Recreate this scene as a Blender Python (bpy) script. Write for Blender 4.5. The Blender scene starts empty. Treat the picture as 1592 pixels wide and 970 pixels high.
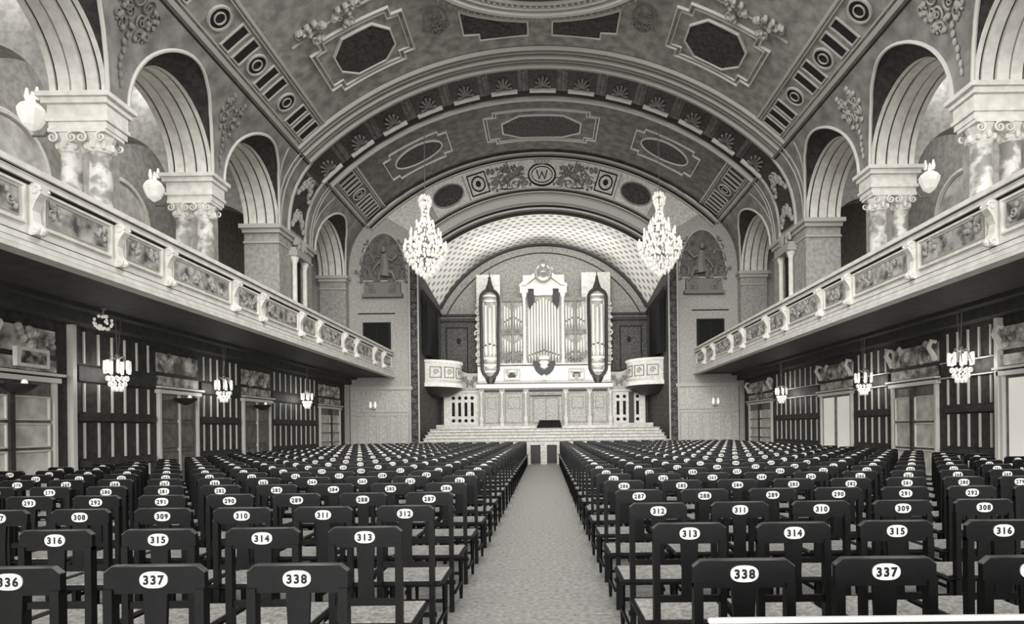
import bpy, math, random
from mathutils import Matrix, Vector
random.seed(7)
C = bpy.context.scene.collection
PI = math.pi
sin, cos = math.sin, math.cos
R_ = math.radians

# ------------------------------------------------------------------ camera
CAM = Vector((0.03, 0.0, 1.45)); FPX = 950.0; VPX, VPY = 848.0, 667.0
cd = bpy.data.cameras.new('camera'); cam = bpy.data.objects.new('camera', cd); C.objects.link(cam)
cd.sensor_width = 36.0; cd.sensor_fit = 'HORIZONTAL'; cd.lens = FPX / 1592 * 36
cd.shift_x = -(VPX - 796) / 1592; cd.shift_y = (VPY - 485) / 1592
cd.clip_start = 0.05; cd.clip_end = 200
cam.matrix_world = Matrix.Translation(CAM) @ Matrix.Rotation(PI / 2, 4, 'X') @ Matrix.Rotation(R_(-0.65), 4, 'Z')
bpy.context.scene.camera = cam

# ------------------------------------------------------------------ world, sun, lights, exposure
sc = bpy.context.scene
sc.view_settings.view_transform = 'Standard'; sc.view_settings.look = 'None'
sc.view_settings.gamma = 1.0; sc.view_settings.use_curve_mapping = False
sc.view_settings.exposure = 0.0
w = bpy.data.worlds.new('daylight'); sc.world = w; w.use_nodes = True
w.node_tree.nodes['Background'].inputs[0].default_value = (1.0, 1.0, 1.0, 1)
w.node_tree.nodes['Background'].inputs[1].default_value = 1.3

def sun(name, az, el, strength, angle):
    d = bpy.data.lights.new(name, 'SUN'); d.energy = strength; d.angle = R_(angle)
    o = bpy.data.objects.new(name, d); C.objects.link(o)
    v = Vector((sin(R_(az)) * cos(R_(el)), cos(R_(az)) * cos(R_(el)), -sin(R_(el))))   # travel direction
    o.rotation_euler = v.to_track_quat('-Z', 'Y').to_euler(); o.location = (0, -6, 12)
    return o
sun('rear_daylight_a', -13, 7, 1.6, 30)
sun('rear_daylight_b', 13, 11, 1.7, 30)

def area(name, loc, direction, sx, sy, power, spread=180):
    d = bpy.data.lights.new(name, 'AREA'); d.shape = 'RECTANGLE'; d.size = sx; d.size_y = sy; d.energy = power
    d.spread = R_(spread)
    o = bpy.data.objects.new(name, d); C.objects.link(o); o.location = loc
    o.rotation_euler = Vector(direction).to_track_quat('-Z', 'Y').to_euler()
    return o
area('stage_fill', (0, 29.0, 10.4), (0, 1, -0.75), 6.0, 0.5, 70)  # unseen fill added behind the arch head to brighten the organ
area('soffit_fill', (0, 28.75, 1.62), (0, 0.12, 1), 7.0, 0.4, 235, 100)  # unseen upward fill added to brighten the lattice soffit
area('overhead_fill', (0, 12.6, 13.6), (0, 0.12, -1), 5.0, 5.0, 1100)  # fill light added above the frame; the vault has no opening here
for s in (-1, 1):
    area('gallery_fill', (s * 10.7, 13.0, 11.0), (s * 0.75, 0, -1), 15, 0.5, 300)  # hidden fill added to lighten the gallery walls behind the arches

# ------------------------------------------------------------------ materials
def lin(c):
    return c / 12.92 if c <= 0.04045 else ((c + 0.055) / 1.055) ** 2.4
def rgb(v):
    return (lin(v), lin(v * 0.988), lin(v * 0.95), 1)
MATS = {}
def mat(name, v, rough=0.6, v2=None, scale=6.0, detail=4.0, bump=0.0, emit=0.0, metal=0.0, spec=0.4, sharp=0.25):
    """v / v2: grey values (0-1, display) mixed by a noise of the given scale."""
    if name in MATS: return MATS[name]
    m = bpy.data.materials.new(name); m.use_nodes = True; nt = m.node_tree
    b = nt.nodes['Principled BSDF']
    b.inputs['Base Color'].default_value = rgb(v); b.inputs['Roughness'].default_value = rough
    b.inputs['Metallic'].default_value = metal; b.inputs['Specular IOR Level'].default_value = spec
    if v2 is not None or bump:
        tc = nt.nodes.new('ShaderNodeTexCoord'); n = nt.nodes.new('ShaderNodeTexNoise')
        n.inputs['Scale'].default_value = scale; n.inputs['Detail'].default_value = detail
        nt.links.new(tc.outputs['Object'], n.inputs['Vector'])
        if v2 is not None:
            cr = nt.nodes.new('ShaderNodeValToRGB'); cr.color_ramp.elements[0].position = 0.5 - sharp / 2
            cr.color_ramp.elements[1].position = 0.5 + sharp / 2
            cr.color_ramp.elements[0].color = rgb(v); cr.color_ramp.elements[1].color = rgb(v2)
            nt.links.new(n.outputs['Fac'], cr.inputs['Fac']); nt.links.new(cr.outputs['Color'], b.inputs['Base Color'])
        if bump:
            bp = nt.nodes.new('ShaderNodeBump'); bp.inputs['Strength'].default_value = bump; bp.inputs['Distance'].default_value = 0.05
            nt.links.new(n.outputs['Fac'], bp.inputs['Height']); nt.links.new(bp.outputs['Normal'], b.inputs['Normal'])
    if emit:
        b.inputs['Emission Color'].default_value = rgb(0.97); b.inputs['Emission Strength'].default_value = emit
    MATS[name] = m; return m

M_STUCCO = mat('pale_stucco', 0.87, 0.7, 0.94, 5, bump=0.1)
M_STUCCO_D = mat('toned_stucco', 0.60, 0.75, 0.70, 7, bump=0.1)
M_LINE = mat('light_moulding', 0.84, 0.6)
M_LINE2 = mat('muted_moulding', 0.74, 0.6)
M_VA = mat('ceiling_paint_mid', 0.52, 0.8, 0.68, 3.2, 8, bump=0.1, sharp=0.3)
M_VB = mat('ceiling_paint_dark', 0.34, 0.8, 0.46, 3.2, 8, bump=0.1, sharp=0.3)
M_RIB = mat('rib_paint', 0.34, 0.8, 0.46, 4, 6)
M_DARKP = mat('dark_painted_field', 0.16, 0.7, 0.30, 9, 8, sharp=0.3)
M_GROOVE = mat('dark_line_and_shade', 0.14, 0.8)  # dark lines; also painted shade in archivolt grooves and under step nosings
M_SPAN = mat('spandrel_paint', 0.46, 0.8, 0.62, 2.5, 8, sharp=0.35)
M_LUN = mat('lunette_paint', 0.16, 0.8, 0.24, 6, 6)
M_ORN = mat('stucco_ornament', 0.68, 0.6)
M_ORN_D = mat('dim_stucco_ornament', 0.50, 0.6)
M_WALLF = mat('front_wall_paint', 0.62, 0.8, 0.74, 10, 8, sharp=0.4)
M_FRIEZE = mat('frieze_paint', 0.78, 0.8, 0.90, 10, 6)
M_GALW = mat('gallery_wall', 0.58, 0.85, 0.68, 6, 6)
M_SHAFT = mat('marble_shaft', 0.62, 0.35, 0.93, 3.5, 6, sharp=0.15)
M_WOOD = mat('dark_panelling', 0.19, 0.65, 0.27, 7, 6)
M_WOODM = mat('mid_panelling', 0.33, 0.5, 0.42, 7, 6)
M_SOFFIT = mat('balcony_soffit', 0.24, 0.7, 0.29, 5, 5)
M_STRIP = mat('polished_strip', 0.86, 0.4)
M_CARVE = mat('overdoor_carving', 0.42, 0.6, 0.90, 3.5, 5, sharp=0.25, bump=0.4)
M_DADO = mat('front_dado_paint', 0.70, 0.7, 0.80, 9, 6)
M_REL = mat('dark_relief_paint', 0.40, 0.7, 0.56, 9, 6)  # mottled mid grey, darker than the other reliefs
M_EDGE = mat('rim_highlight', 0.20, 0.3, 0.36, 9, 4)  # lighter strip painting in the rim highlight along chair back tops
M_DOOR = mat('door_wood', 0.38, 0.5, 0.50, 6, 6)
M_PANE = mat('frosted_pane', 0.66, 0.3, 0.92, 3, 5, sharp=0.4)
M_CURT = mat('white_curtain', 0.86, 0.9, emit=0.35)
M_FLOOR = mat('terrazzo_floor', 0.50, 0.55, 0.72, 22, 12, sharp=0.45)
M_CHAIR = mat('ebonised_wood', 0.035, 0.45, 0.06, 12, 4, spec=0.22)
M_SEAT = mat('seat_sheen', 0.60, 0.22, 0.80, 45, 5, spec=0.9)  # pale tone paints in grazing reflections on dark glossy seats
M_PLATE = mat('enamel_plate', 0.95, 0.35)
M_INK = mat('black_numerals', 0.07, 0.6)
M_STEP = mat('stage_boards', 0.74, 0.6, 0.86, 9, 8)
M_ORGAN = mat('organ_case_paint', 0.80, 0.55, 0.90, 10, 6)
M_ORGAN2 = mat('organ_panel_paint', 0.64, 0.6, 0.80, 12, 6)
M_PIPE = mat('organ_pipe_tin', 0.82, 0.4, metal=0.1)
M_ODARK = mat('organ_dark_moulding', 0.17, 0.5)
M_BACK = mat('apse_wall_paint', 0.54, 0.85, 0.66, 9, 6)
M_BACKD = mat('apse_lower_wall', 0.28, 0.85, 0.40, 9, 6)
M_VOID = mat('deep_opening', 0.10, 0.9)
M_CRY = mat('crystal_drops', 0.97, 0.15, emit=0.22)
M_BULB = mat('lamp_glass', 0.95, 0.3, emit=0.5)
M_OPAL = mat('opal_glass', 0.80, 0.4, 0.92, 5, 4, emit=0.5)
M_BRASS = mat('aged_brass', 0.5, 0.4, metal=0.3)
M_CARPET = mat('aisle_runner', 0.6, 0.9, 0.75, 20, 6)

# lattice soffit of the stage arch (dark lozenges in rows on pale plaster), from uv
def lattice():
    m = bpy.data.materials.new('lattice_plaster'); m.use_nodes = True; nt = m.node_tree
    b = nt.nodes['Principled BSDF']; b.inputs['Roughness'].default_value = 0.7
    uv = nt.nodes.new('ShaderNodeUVMap'); br = nt.nodes.new('ShaderNodeTexBrick')
    br.inputs['Color1'].default_value = rgb(0.50); br.inputs['Color2'].default_value = rgb(0.56)
    br.inputs['Mortar'].default_value = rgb(0.93); br.inputs['Scale'].default_value = 1.0
    br.inputs['Brick Width'].default_value = 0.40; br.inputs['Row Height'].default_value = 0.36
    br.inputs['Mortar Size'].default_value = 0.125; br.inputs['Mortar Smooth'].default_value = 0.3
    nt.links.new(uv.outputs['UV'], br.inputs['Vector']); nt.links.new(br.outputs['Color'], b.inputs['Base Color'])
    return m
M_LATT = lattice()

# ------------------------------------------------------------------ mesh builder
class MB:
    def __init__(self): self.v = []; self.f = []; self.m = []; self.uv = None
    def add(self, vs, fs, mi=0):
        o = len(self.v); self.v += [tuple(p) for p in vs]
        self.f += [tuple(i + o for i in f) for f in fs]; self.m += [mi] * len(fs); return self
    def box(self, x0, x1, y0, y1, z0, z1, mi=0, ch=0.0):
        if x0 > x1: x0, x1 = x1, x0
        if y0 > y1: y0, y1 = y1, y0
        if z0 > z1: z0, z1 = z1, z0
        if ch <= 0:
            vs = [(x, y, z) for z in (z0, z1) for y in (y0, y1) for x in (x0, x1)]
            return self.add(vs, [(0, 1, 3, 2), (4, 6, 7, 5), (0, 4, 5, 1), (2, 3, 7, 6), (0, 2, 6, 4), (1, 5, 7, 3)], mi)
        c = ch                                    # chamfered on vertical edges and top/bottom
        def ring(z, k):
            a, b, d, e = x0 + k, x1 - k, y0 + k, y1 - k
            return [(a + c, d, z), (b - c, d, z), (b, d + c, z), (b, e - c, z), (b - c, e, z), (a + c, e, z), (a, e - c, z), (a, d + c, z)]
        rs = [ring(z0, c), ring(z0 + c, 0), ring(z1 - c, 0), ring(z1, c)]
        vs = sum(rs, []); fs = [tuple(range(7, -1, -1)), tuple(24 + i for i in range(8))]
        for r in range(3):
            for i in range(8):
                j = (i + 1) % 8; fs.append((r * 8 + i, r * 8 + j, r * 8 + 8 + j, r * 8 + 8 + i))
        return self.add(vs, fs, mi)
    def prism(self, poly, fn, d0, d1, mi=0):
        n = len(poly); vs = [fn(u, v, d0) for u, v in poly] + [fn(u, v, d1) for u, v in poly]
        fs = [tuple(range(n)), tuple(range(2 * n - 1, n - 1, -1))] + [(i, (i + 1) % n, n + (i + 1) % n, n + i) for i in range(n)]
        return self.add(vs, fs, mi)
    def tube(self, pts, r, n=6, closed=False, mi=0, r1=None):
        pts = [Vector(p) for p in pts]; k = len(pts); vs = []; ref = None
        for i, p in enumerate(pts):
            a = pts[(i - 1) % k] if (closed or i) else p; b = pts[(i + 1) % k] if (closed or i < k - 1) else p
            t = (b - a)
            if t.length < 1e-9: t = Vector((0, 0, 1))
            t.normalize()
            if ref is None: ref = t.orthogonal().normalized()
            ref = ref - t * ref.dot(t)
            if ref.length < 1e-6: ref = t.orthogonal()
            ref.normalize(); q = t.cross(ref)
            rr = r if r1 is None else r + (r1 - r) * i / max(1, k - 1)
            for j in range(n):
                g = 2 * PI * j / n; vs.append(p + ref * (rr * cos(g)) + q * (rr * sin(g)))
        fs = []
        for i in range(k if closed else k - 1):
            i2 = (i + 1) % k
            for j in range(n):
                j2 = (j + 1) % n; fs.append((i * n + j, i * n + j2, i2 * n + j2, i2 * n + j))
        if not closed: fs += [tuple(range(n - 1, -1, -1)), tuple((k - 1) * n + j for j in range(n))]
        return self.add(vs, fs, mi)
    def lathe(self, prof, c=(0, 0, 0), n=12, mi=0, a0=0.0, a1=2 * PI, sx=1.0, sy=1.0):
        full = abs(a1 - a0 - 2 * PI) < 1e-6; k = n if full else n + 1; vs = []
        for r, z in prof:
            for j in range(k):
                g = a0 + (a1 - a0) * j / n; vs.append((c[0] + r * cos(g) * sx, c[1] + r * sin(g) * sy, c[2] + z))
        fs = []
        for i in range(len(prof) - 1):
            for j in range(n):
                j2 = (j + 1) % k; fs.append((i * k + j, i * k + j2, (i + 1) * k + j2, (i + 1) * k + j))
        if full: fs += [tuple(range(k - 1, -1, -1)), tuple((len(prof) - 1) * k + j for j in range(k))]
        return self.add(vs, fs, mi)
    def blob(self, c, rx, ry, rz, n=6, mi=0):
        prof = [(sin(PI * i / 4) , -cos(PI * i / 4)) for i in range(5)]; vs = []; fs = []
        prof[0] = (0.05, -1); prof[-1] = (0.05, 1)
        for r, z in prof:
            for j in range(n):
                g = 2 * PI * j / n; vs.append((c[0] + r * cos(g) * rx, c[1] + r * sin(g) * ry, c[2] + z * rz))
        for i in range(4):
            for j in range(n):
                j2 = (j + 1) % n; fs.append((i * n + j, i * n + j2, (i + 1) * n + j2, (i + 1) * n + j))
        fs += [tuple(range(n - 1, -1, -1)), tuple(4 * n + j for j in range(n))]
        return self.add(vs, fs, mi)
    def grid(self, fn, us, vs_, mi=0):
        nu, nv = len(us), len(vs_)
        vs = [fn(u, v) for u in us for v in vs_]
        fs = [(i * nv + j, (i + 1) * nv + j, (i + 1) * nv + j + 1, i * nv + j + 1) for i in range(nu - 1) for j in range(nv - 1)]
        return self.add(vs, fs, mi)
    def ribbon(self, fn, path, wd, h, closed=True, mi=0, sub=0.35, base=0.0):
        """flat raised moulding of width wd and height h along a 2-D path laid on the surface fn(u, v, height)"""
        P = []
        k = len(path)
        for i in range(k if closed else k - 1):
            a, b = path[i], path[(i + 1) % k]; L = math.hypot(b[0] - a[0], b[1] - a[1]); n = max(1, int(L / sub))
            for j in range(n): P.append((a[0] + (b[0] - a[0]) * j / n, a[1] + (b[1] - a[1]) * j / n))
        if not closed: P.append(path[-1])
        n = len(P); vs = []
        for i in range(n):
            a = P[(i - 1) % n] if (closed or i) else P[i]; c = P[(i + 1) % n] if (closed or i < n - 1) else P[i]; b = P[i]
            def nd(p, q):
                dx, dy = q[0] - p[0], q[1] - p[1]; l = math.hypot(dx, dy)
                return None if l < 1e-9 else (-dy / l, dx / l)
            n1, n2 = nd(a, b), nd(b, c); n1 = n1 or n2; n2 = n2 or n1
            mx, my = n1[0] + n2[0], n1[1] + n2[1]; l = math.hypot(mx, my) or 1; mx /= l; my /= l
            s = 1 / max(0.5, mx * n1[0] + my * n1[1]) * wd / 2
            for (o, hh) in ((-1, base), (-0.7, base + h), (0.7, base + h), (1, base)):
                vs.append(fn(b[0] + mx * s * o, b[1] + my * s * o, hh))
        fs = []
        for i in range(n if closed else n - 1):
            i2 = (i + 1) % n
            for j in range(3): fs.append((i * 4 + j, i * 4 + j + 1, i2 * 4 + j + 1, i2 * 4 + j))
        if not closed: fs += [(0, 1, 2, 3), (n * 4 - 1, n * 4 - 2, n * 4 - 3, n * 4 - 4)]
        return self.add(vs, fs, mi)
    def build(self, name, mats, parent=None, smooth=False):
        if not isinstance(mats, (list, tuple)): mats = [mats]
        me = bpy.data.meshes.new(name); me.from_pydata(self.v, [], self.f)
        for m in mats: me.materials.append(m)
        if len(mats) > 1: me.polygons.foreach_set('material_index', self.m)
        if smooth:
            me.polygons.foreach_set('use_smooth', [True] * len(me.polygons))
            try: me.set_sharp_from_angle(angle=R_(40))
            except Exception: pass
        me.update()
        o = bpy.data.objects.new(name, me); C.objects.link(o)
        if parent is not None: o.parent = parent; o.location = -Vector(parent.location) if parent.get('_abs') else (0, 0, 0)
        return o

def tag(o, label, cat, group=None, kind=None):
    o['label'] = label; o['category'] = cat
    if group: o['group'] = group
    if kind: o['kind'] = kind
    return o
def thing(name, loc, label, cat, group=None, kind=None, absolute=True):
    """Empty at the thing's base; with absolute=True its parts are modelled in world coordinates"""
    o = bpy.data.objects.new(name, None); C.objects.link(o); o.location = loc; o.empty_display_size = 0.2
    if absolute: o['_abs'] = 1
    return tag(o, label, cat, group, kind)

# ornament helpers ---------------------------------------------------
def spiral(mb, fn, cu, cv, s, a0=0.0, turns=1.5, d=1, r=0.03, h=0.03, mi=0, n=16):
    pts = []
    for i in range(n + 1):
        t = i / n; g = a0 + d * turns * 2 * PI * t; q = s * (1 - 0.85 * t)
        pts.append(fn(cu + q * cos(g), cv + q * sin(g), h))
    mb.tube(pts, r, 5, mi=mi, r1=r * 0.6)
def scrollwork(mb, fn, cu, cv, w_, h_, n=6, seed=1, r=0.03, ht=0.03, sym=True):
    rnd = random.Random(seed)
    for i in range(n):
        u = rnd.uniform(0.12, 0.5) * w_ ; v = rnd.uniform(-0.42, 0.42) * h_
        s = rnd.uniform(0.12, 0.24) * min(w_, h_); a = rnd.uniform(0, 6.28); d = rnd.choice((-1, 1))
        spiral(mb, fn, cu + u, cv + v, s, a, 1.4, d, r, ht)
        if sym: spiral(mb, fn, cu - u, cv + v, s, PI - a, 1.4, -d, r, ht)
        for q in range(2):
            uu = u + rnd.uniform(-1, 1) * s * 1.5; vv = v + rnd.uniform(-1, 1) * s * 1.5
            for sg in ((1, -1) if sym else (1,)):
                p = fn(cu + sg * uu, cv + vv, ht); mb.blob(p, r * 2, r * 2, r * 2.6, 5)
def ellipse(cu, cv, a, b, n=28): return [(cu + a * cos(2 * PI * i / n), cv + b * sin(2 * PI * i / n)) for i in range(n)]
def rect(u0, u1, v0, v1): return [(u0, v0), (u1, v0), (u1, v1), (u0, v1)]
def eared(u0, u1, v0, v1, e, g):
    """rectangle frame with stepped ears at its corners"""
    return [(u0, v0 + g), (u0 + e, v0 + g), (u0 + e, v0), (u1 - e, v0), (u1 - e, v0 + g), (u1, v0 + g),
            (u1, v1 - g), (u1 - e, v1 - g), (u1 - e, v1), (u0 + e, v1), (u0 + e, v1 - g), (u0, v1 - g)]
def chamfered(u0, u1, v0, v1, c, d=None):
    d = d or c
    return [(u0 + c, v0), (u1 - c, v0), (u1, v0 + d), (u1, v1 - d), (u1 - c, v1), (u0 + c, v1), (u0, v1 - d), (u0, v0 + d)]

# ------------------------------------------------------------------ the hall's dimensions
VR, VZ = 11.88, 2.45                     # vault radius, centre height
YN, YE = 5.0, 28.4                       # vault near end, front wall
XW = 9.05                                # arcade face
XLOW = 9.3                               # lower wall face
XO = 10.25                               # gallery side of the arcade
XG = 13.2                                # gallery outer wall
ZSP = 8.56                               # springing of arcade arches
ZPAR0, ZPAR1 = 3.92, 5.12
XB = 7.0                                 # parapet face
TH = R_(43.8)
def vault(u, y, h=0.0):                  # u = arc length from the crown
    g = u / VR; r = VR - h; return (r * sin(g), y, VZ + r * cos(g))
UA = lambda deg: R_(deg) * VR            # degrees -> arc length
PROF = [(9.05, ZSP), (9.04, 9.0), (8.98, 9.5), (8.86, 10.0), (8.62, 10.5), (VR * sin(TH), VZ + VR * cos(TH))]
def px(z):
    if z <= PROF[0][1]: return PROF[0][0]
    for (x0, z0), (x1, z1) in zip(PROF, PROF[1:]):
        if z <= z1: return x0 + (x1 - x0) * (z - z0) / (z1 - z0)
    return PROF[-1][0]
ZTOP = PROF[-1][1]

# ================================================================== STRUCTURE
# floor
f = MB().grid(lambda u, v: (u, v, 0.0), [-XG, XG], [-3.0, YE + 5])
tag(f.build('floor', M_FLOOR), 'pale speckled floor running down the aisle between the chairs', 'floor', kind='structure')

# ceiling: three stretches of the barrel vault
def arc_us(a, n=48): return [UA(-a + 2 * a * i / n) for i in range(n + 1)]
for nm, y0, y1, m, lb in (('ceiling', YN, 20.5, M_VA, 'mid grey painted barrel vault nearest the camera, with octagonal fields'),
                          ('ceiling', 20.5, 23.7, M_RIB, 'broad coffered rib band crossing the barrel vault'),
                          ('ceiling', 23.7, YE, M_VB, 'dark painted barrel vault stretch beyond the coffered rib, with oval fields')):
    tag(MB().grid(lambda u, y: vault(u, y), arc_us(43.8), [y0, (y0 + y1) / 2, y1]).build(nm, m, smooth=True), lb, 'ceiling', kind='structure')

# ---- arcade side walls
OPEN = [(5.45, 8.8), (9.4, 12.76), (13.4, 16.8), (17.4, 21.0), (24.25, 27.95)]
def side_name(s): return 'left' if s < 0 else 'right'
for s in (-1, 1):
    mb = MB()
    ys = []
    cur = YN
    segs = []
    for a, b in OPEN:
        if a > cur: segs.append(('solid', cur, a))
        segs.append(('arch', a, b)); cur = b
    segs.append(('solid', cur, YE))
    NV = 10
    def zb_arch(y, a, b):
        c = (a + b) / 2; q = max(-1, min(1, (y - c) / ((b - a) / 2))); return ZSP + 2.1 * math.sqrt(max(0, 1 - q * q))
    for kind, a, b in segs:
        if kind == 'solid':
            mb.grid(lambda y, t: (s * px(ZSP + (ZTOP - ZSP) * t), y, ZSP + (ZTOP - ZSP) * t), [a, b], [i / NV for i in range(NV + 1)])
        else:
            c = (a + b) / 2
            yl = [c - (b - a) / 2 * cos(PI * i / 28) for i in range(29)]
            def fn(y, t):
                z0 = zb_arch(y, a, b); z = z0 + (ZTOP - z0) * t; return (s * px(z), y, z)
            mb.grid(fn, yl, [i / NV for i in range(NV + 1)])
    tag(mb.build('wall_%s' % side_name(s), M_SPAN, smooth=True), 'painted spandrel wall over the %s-hand arcade arches' % side_name(s), 'wall', kind='structure')
    # pier walls below the springing (solid pier and end respond)
    mb = MB()
    mb.box(s * XW, s * XO, 21.0, 23.9, 4.2, ZSP); mb.box(s * XW, s * XO, 28.0, YE, 4.2, ZSP)
    tag(mb.build('wall_%s' % side_name(s), M_STUCCO_D), 'broad plain pier between the %s-hand gallery arches under the rib' % side_name(s), 'wall', kind='structure')
    # lunette surfaces between archivolt and spandrel edge
    for a, b in OPEN:
        c = (a + b) / 2; hw = (b - a) / 2
        near = 'farthest' if a > 24 else {5.45: 'nearest', 9.4: 'second', 13.4: 'third', 17.4: 'fourth'}[a]
        root = thing('arcade_arch', (s * 9.6, c, ZSP), 'pale fluted arch on the %s-hand gallery, %s from the camera' % (side_name(s), near), 'arch', 'arches of the gallery arcades')
        mb = MB()
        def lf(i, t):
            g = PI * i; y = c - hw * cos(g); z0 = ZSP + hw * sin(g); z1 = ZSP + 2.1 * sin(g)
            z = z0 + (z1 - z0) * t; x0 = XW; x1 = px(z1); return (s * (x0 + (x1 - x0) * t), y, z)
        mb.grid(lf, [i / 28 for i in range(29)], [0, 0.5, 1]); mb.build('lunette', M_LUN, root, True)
        mb = MB()
        mb.tube([(s * (px(ZSP + 2.1 * sin(PI * i / 32)) - 0.015), c - hw * cos(PI * i / 32), ZSP + 2.1 * sin(PI * i / 32)) for i in range(33)], 0.045, 6)
        mb.build('edge_moulding', M_LINE, root, True)
        # archivolt with grooves: (x, radial offset)
        prof = [(9.05, 0), (9.16, 0), (9.162, .04), (9.212, .04), (9.214, 0.0), (9.46, 0.0), (9.462, .04), (9.512, .04), (9.514, -.03), (9.765, -.03),
                (9.767, .04), (9.817, .04), (9.819, 0.0), (10.065, 0.0), (10.067, .04), (10.117, .04), (10.119, 0), (10.25, 0), (10.25, 0.45)]
        mb = MB()
        vs = []; N = 28
        for i in range(N + 1):
            g = PI * i / N
            for x, o in prof: vs.append((s * x, c - (hw + o) * cos(g), ZSP + (hw + o) * sin(g)))
        fs = []; K = len(prof)
        ml = []
        for i in range(N):
            for j in range(K - 1):
                fs.append((i * K + j, i * K + j + 1, (i + 1) * K + j + 1, (i + 1) * K + j)); ml.append(1 if prof[j][1] == .04 and prof[j + 1][1] == .04 else 0)
        mb.v = vs; mb.f = fs; mb.m = ml
        mb.build('archivolt', [M_STUCCO, M_GROOVE], root)  # groove floors coloured dark, painting in their shade
    # wall above the archivolts on the gallery side
    mb = MB(); cur = YN
    for a, b in OPEN:
        mb.box(s * XO, s * (XO - .02), cur, a, ZSP, 11.2) if a > cur else None
        c = (a + b) / 2; hw = (b - a) / 2
        mb.grid(lambda y, t: (s * XO, y, ZSP + hw * math.sqrt(max(0, 1 - ((y - c) / hw) ** 2)) * (1 - t) + (11.2 - ZSP) * t if t < 1 else 11.2),
                [c - hw * cos(PI * i / 20) for i in range(21)], [0, 1])
        cur = b
    mb.box(s * XO, s * (XO - .02), cur, YE, ZSP, 11.2)
    tag(mb.build('wall_%s' % side_name(s), M_GALW), 'gallery-side face of the %s-hand arcade above its arches' % side_name(s), 'wall', kind='structure')
    # gallery: deck, outer wall with blind arches, ceiling, far closing wall
    tag(MB().box(s * (XB + .15), s * XG, YN - 4, YE, 4.05, 4.2).build('floor_gallery', M_WOODM), 'gallery deck over the %s-hand side aisle' % side_name(s), 'floor', kind='structure')
    tag(MB().box(s * XG, s * (XG + .2), YN, YE, 4.2, 11.2).build('wall_%s' % side_name(s), M_GALW), 'plain outer wall of the %s-hand gallery behind the arches' % side_name(s), 'wall', kind='structure')
    tag(MB().box(s * XO, s * XG, YN, YE, 11.2, 11.3).build('ceiling', M_GALW), 'plain ceiling of the %s-hand gallery' % side_name(s), 'ceiling', kind='structure')
    # transverse arches across the gallery at each column
    for k, yc in enumerate((9.1, 13.08, 17.1, 22.4)):
        mb = MB(); x0, x1 = XO, XG; xc = (x0 + x1) / 2; hw = (x1 - x0) / 2; th = 0.28
        us = [i / 20 for i in range(21)]
        for yy in (yc - th, yc + th):
            mb.grid(lambda i, t: (s * (xc - hw * cos(PI * i)), yy, (8.0 + 1.7 * sin(PI * i)) * (1 - t) + 11.2 * t), us, [0, 1])
        mb.grid(lambda i, t: (s * (xc - hw * cos(PI * i)), yc - th + 2 * th * t, 8.0 + 1.7 * sin(PI * i)), us, [0, 1])
        mb.box(s * (XG - .3), s * XG, yc - th, yc + th, 4.2, 8.3)
        tag(mb.build('trim_%d' % (10 + k + (4 if s > 0 else 0)), M_STUCCO_D), 'pale transverse arch across the %s-hand gallery behind column bay %d' % (side_name(s), k + 1), 'arch', kind='structure')
    for k, (a, b) in enumerate(OPEN[:4]):
        c = (a + b) / 2; mb = MB()
        pts = [(s * (XG - .03), c - 1.2 * cos(PI * i / 20), 8.2 + 1.2 * sin(PI * i / 20)) for i in range(21)]
        mb.tube([(s * (XG - .03), c - 1.2, 5.2)] + pts + [(s * (XG - .03), c + 1.2, 5.2)], 0.09, 6)
        mb.add([(s * (XG - .02), c - 1.2, 5.2)] + [(s * (XG - .02), p[1], p[2]) for p in pts] + [(s * (XG - .02), c + 1.2, 5.2)], [tuple(range(23))], 1)
        tag(mb.build('window_%d' % (k + 1 + (4 if s > 0 else 0)), [M_STUCCO, M_PANE]), 'tall round-headed frosted window in outer wall of %s-hand gallery, bay %d' % (side_name(s), k + 1), 'window', kind='structure')

    # ---- lower wall, soffit and beams
    tag(MB().box(s * XLOW, s * (XLOW + .3), -3, YE, 0, 4.05).build('wall_%s' % side_name(s), M_WOOD), 'dark panelled side wall under the %s-hand gallery' % side_name(s), 'wall', kind='structure')
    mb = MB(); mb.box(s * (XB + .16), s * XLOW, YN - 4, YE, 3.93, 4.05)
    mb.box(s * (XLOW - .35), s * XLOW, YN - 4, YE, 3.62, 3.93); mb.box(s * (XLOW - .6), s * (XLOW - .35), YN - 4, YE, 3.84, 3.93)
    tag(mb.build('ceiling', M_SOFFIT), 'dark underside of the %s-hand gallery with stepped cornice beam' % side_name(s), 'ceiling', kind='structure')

    # ---- springing cornice on pier and respond
    mb = MB()
    for (y0, y1) in ((20.9, 24.0), (27.9, YE - .02)):
        mb.box(s * (XW - .14), s * (XO + .1), y0 - .1, min(y1 + .1, YE - .01), ZSP - .14, ZSP); mb.box(s * (XW - .06), s * (XO + .03), y0, y1, ZSP - .27, ZSP - .14)
        mb.box(s * (XW - .03), s * (XO + .01), y0 + .04, y1, ZSP - .62, ZSP - .56)
    tag(mb.build('trim_%d' % (1 if s < 0 else 2), M_LINE2), 'moulded springing cornice on the %s-hand pier and end respond' % side_name(s), 'cornice', kind='structure')
    # framed niche with colonnettes on the pier's hall face
    root = thing('pier_aedicule', (s * XW, 22.4, 4.2), 'small framed niche with two light colonnettes on the %s-hand pier' % side_name(s), 'niche', 'niches on the piers')
    mb = MB(); mb.box(s * (XW - .03), s * XW, 22.15, 22.75, 4.2, 7.7); mb.build('recess', M_VOID, root)
    for yy in (22.0, 22.9):
        MB().lathe([(.14, 0), (.14, .1), (.09, .16), (.085, 3.3), (.12, 3.4), (.16, 3.55)], (s * (XW - .12), yy, 4.2), 10).build('colonnette', M_STUCCO, root, True)
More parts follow.
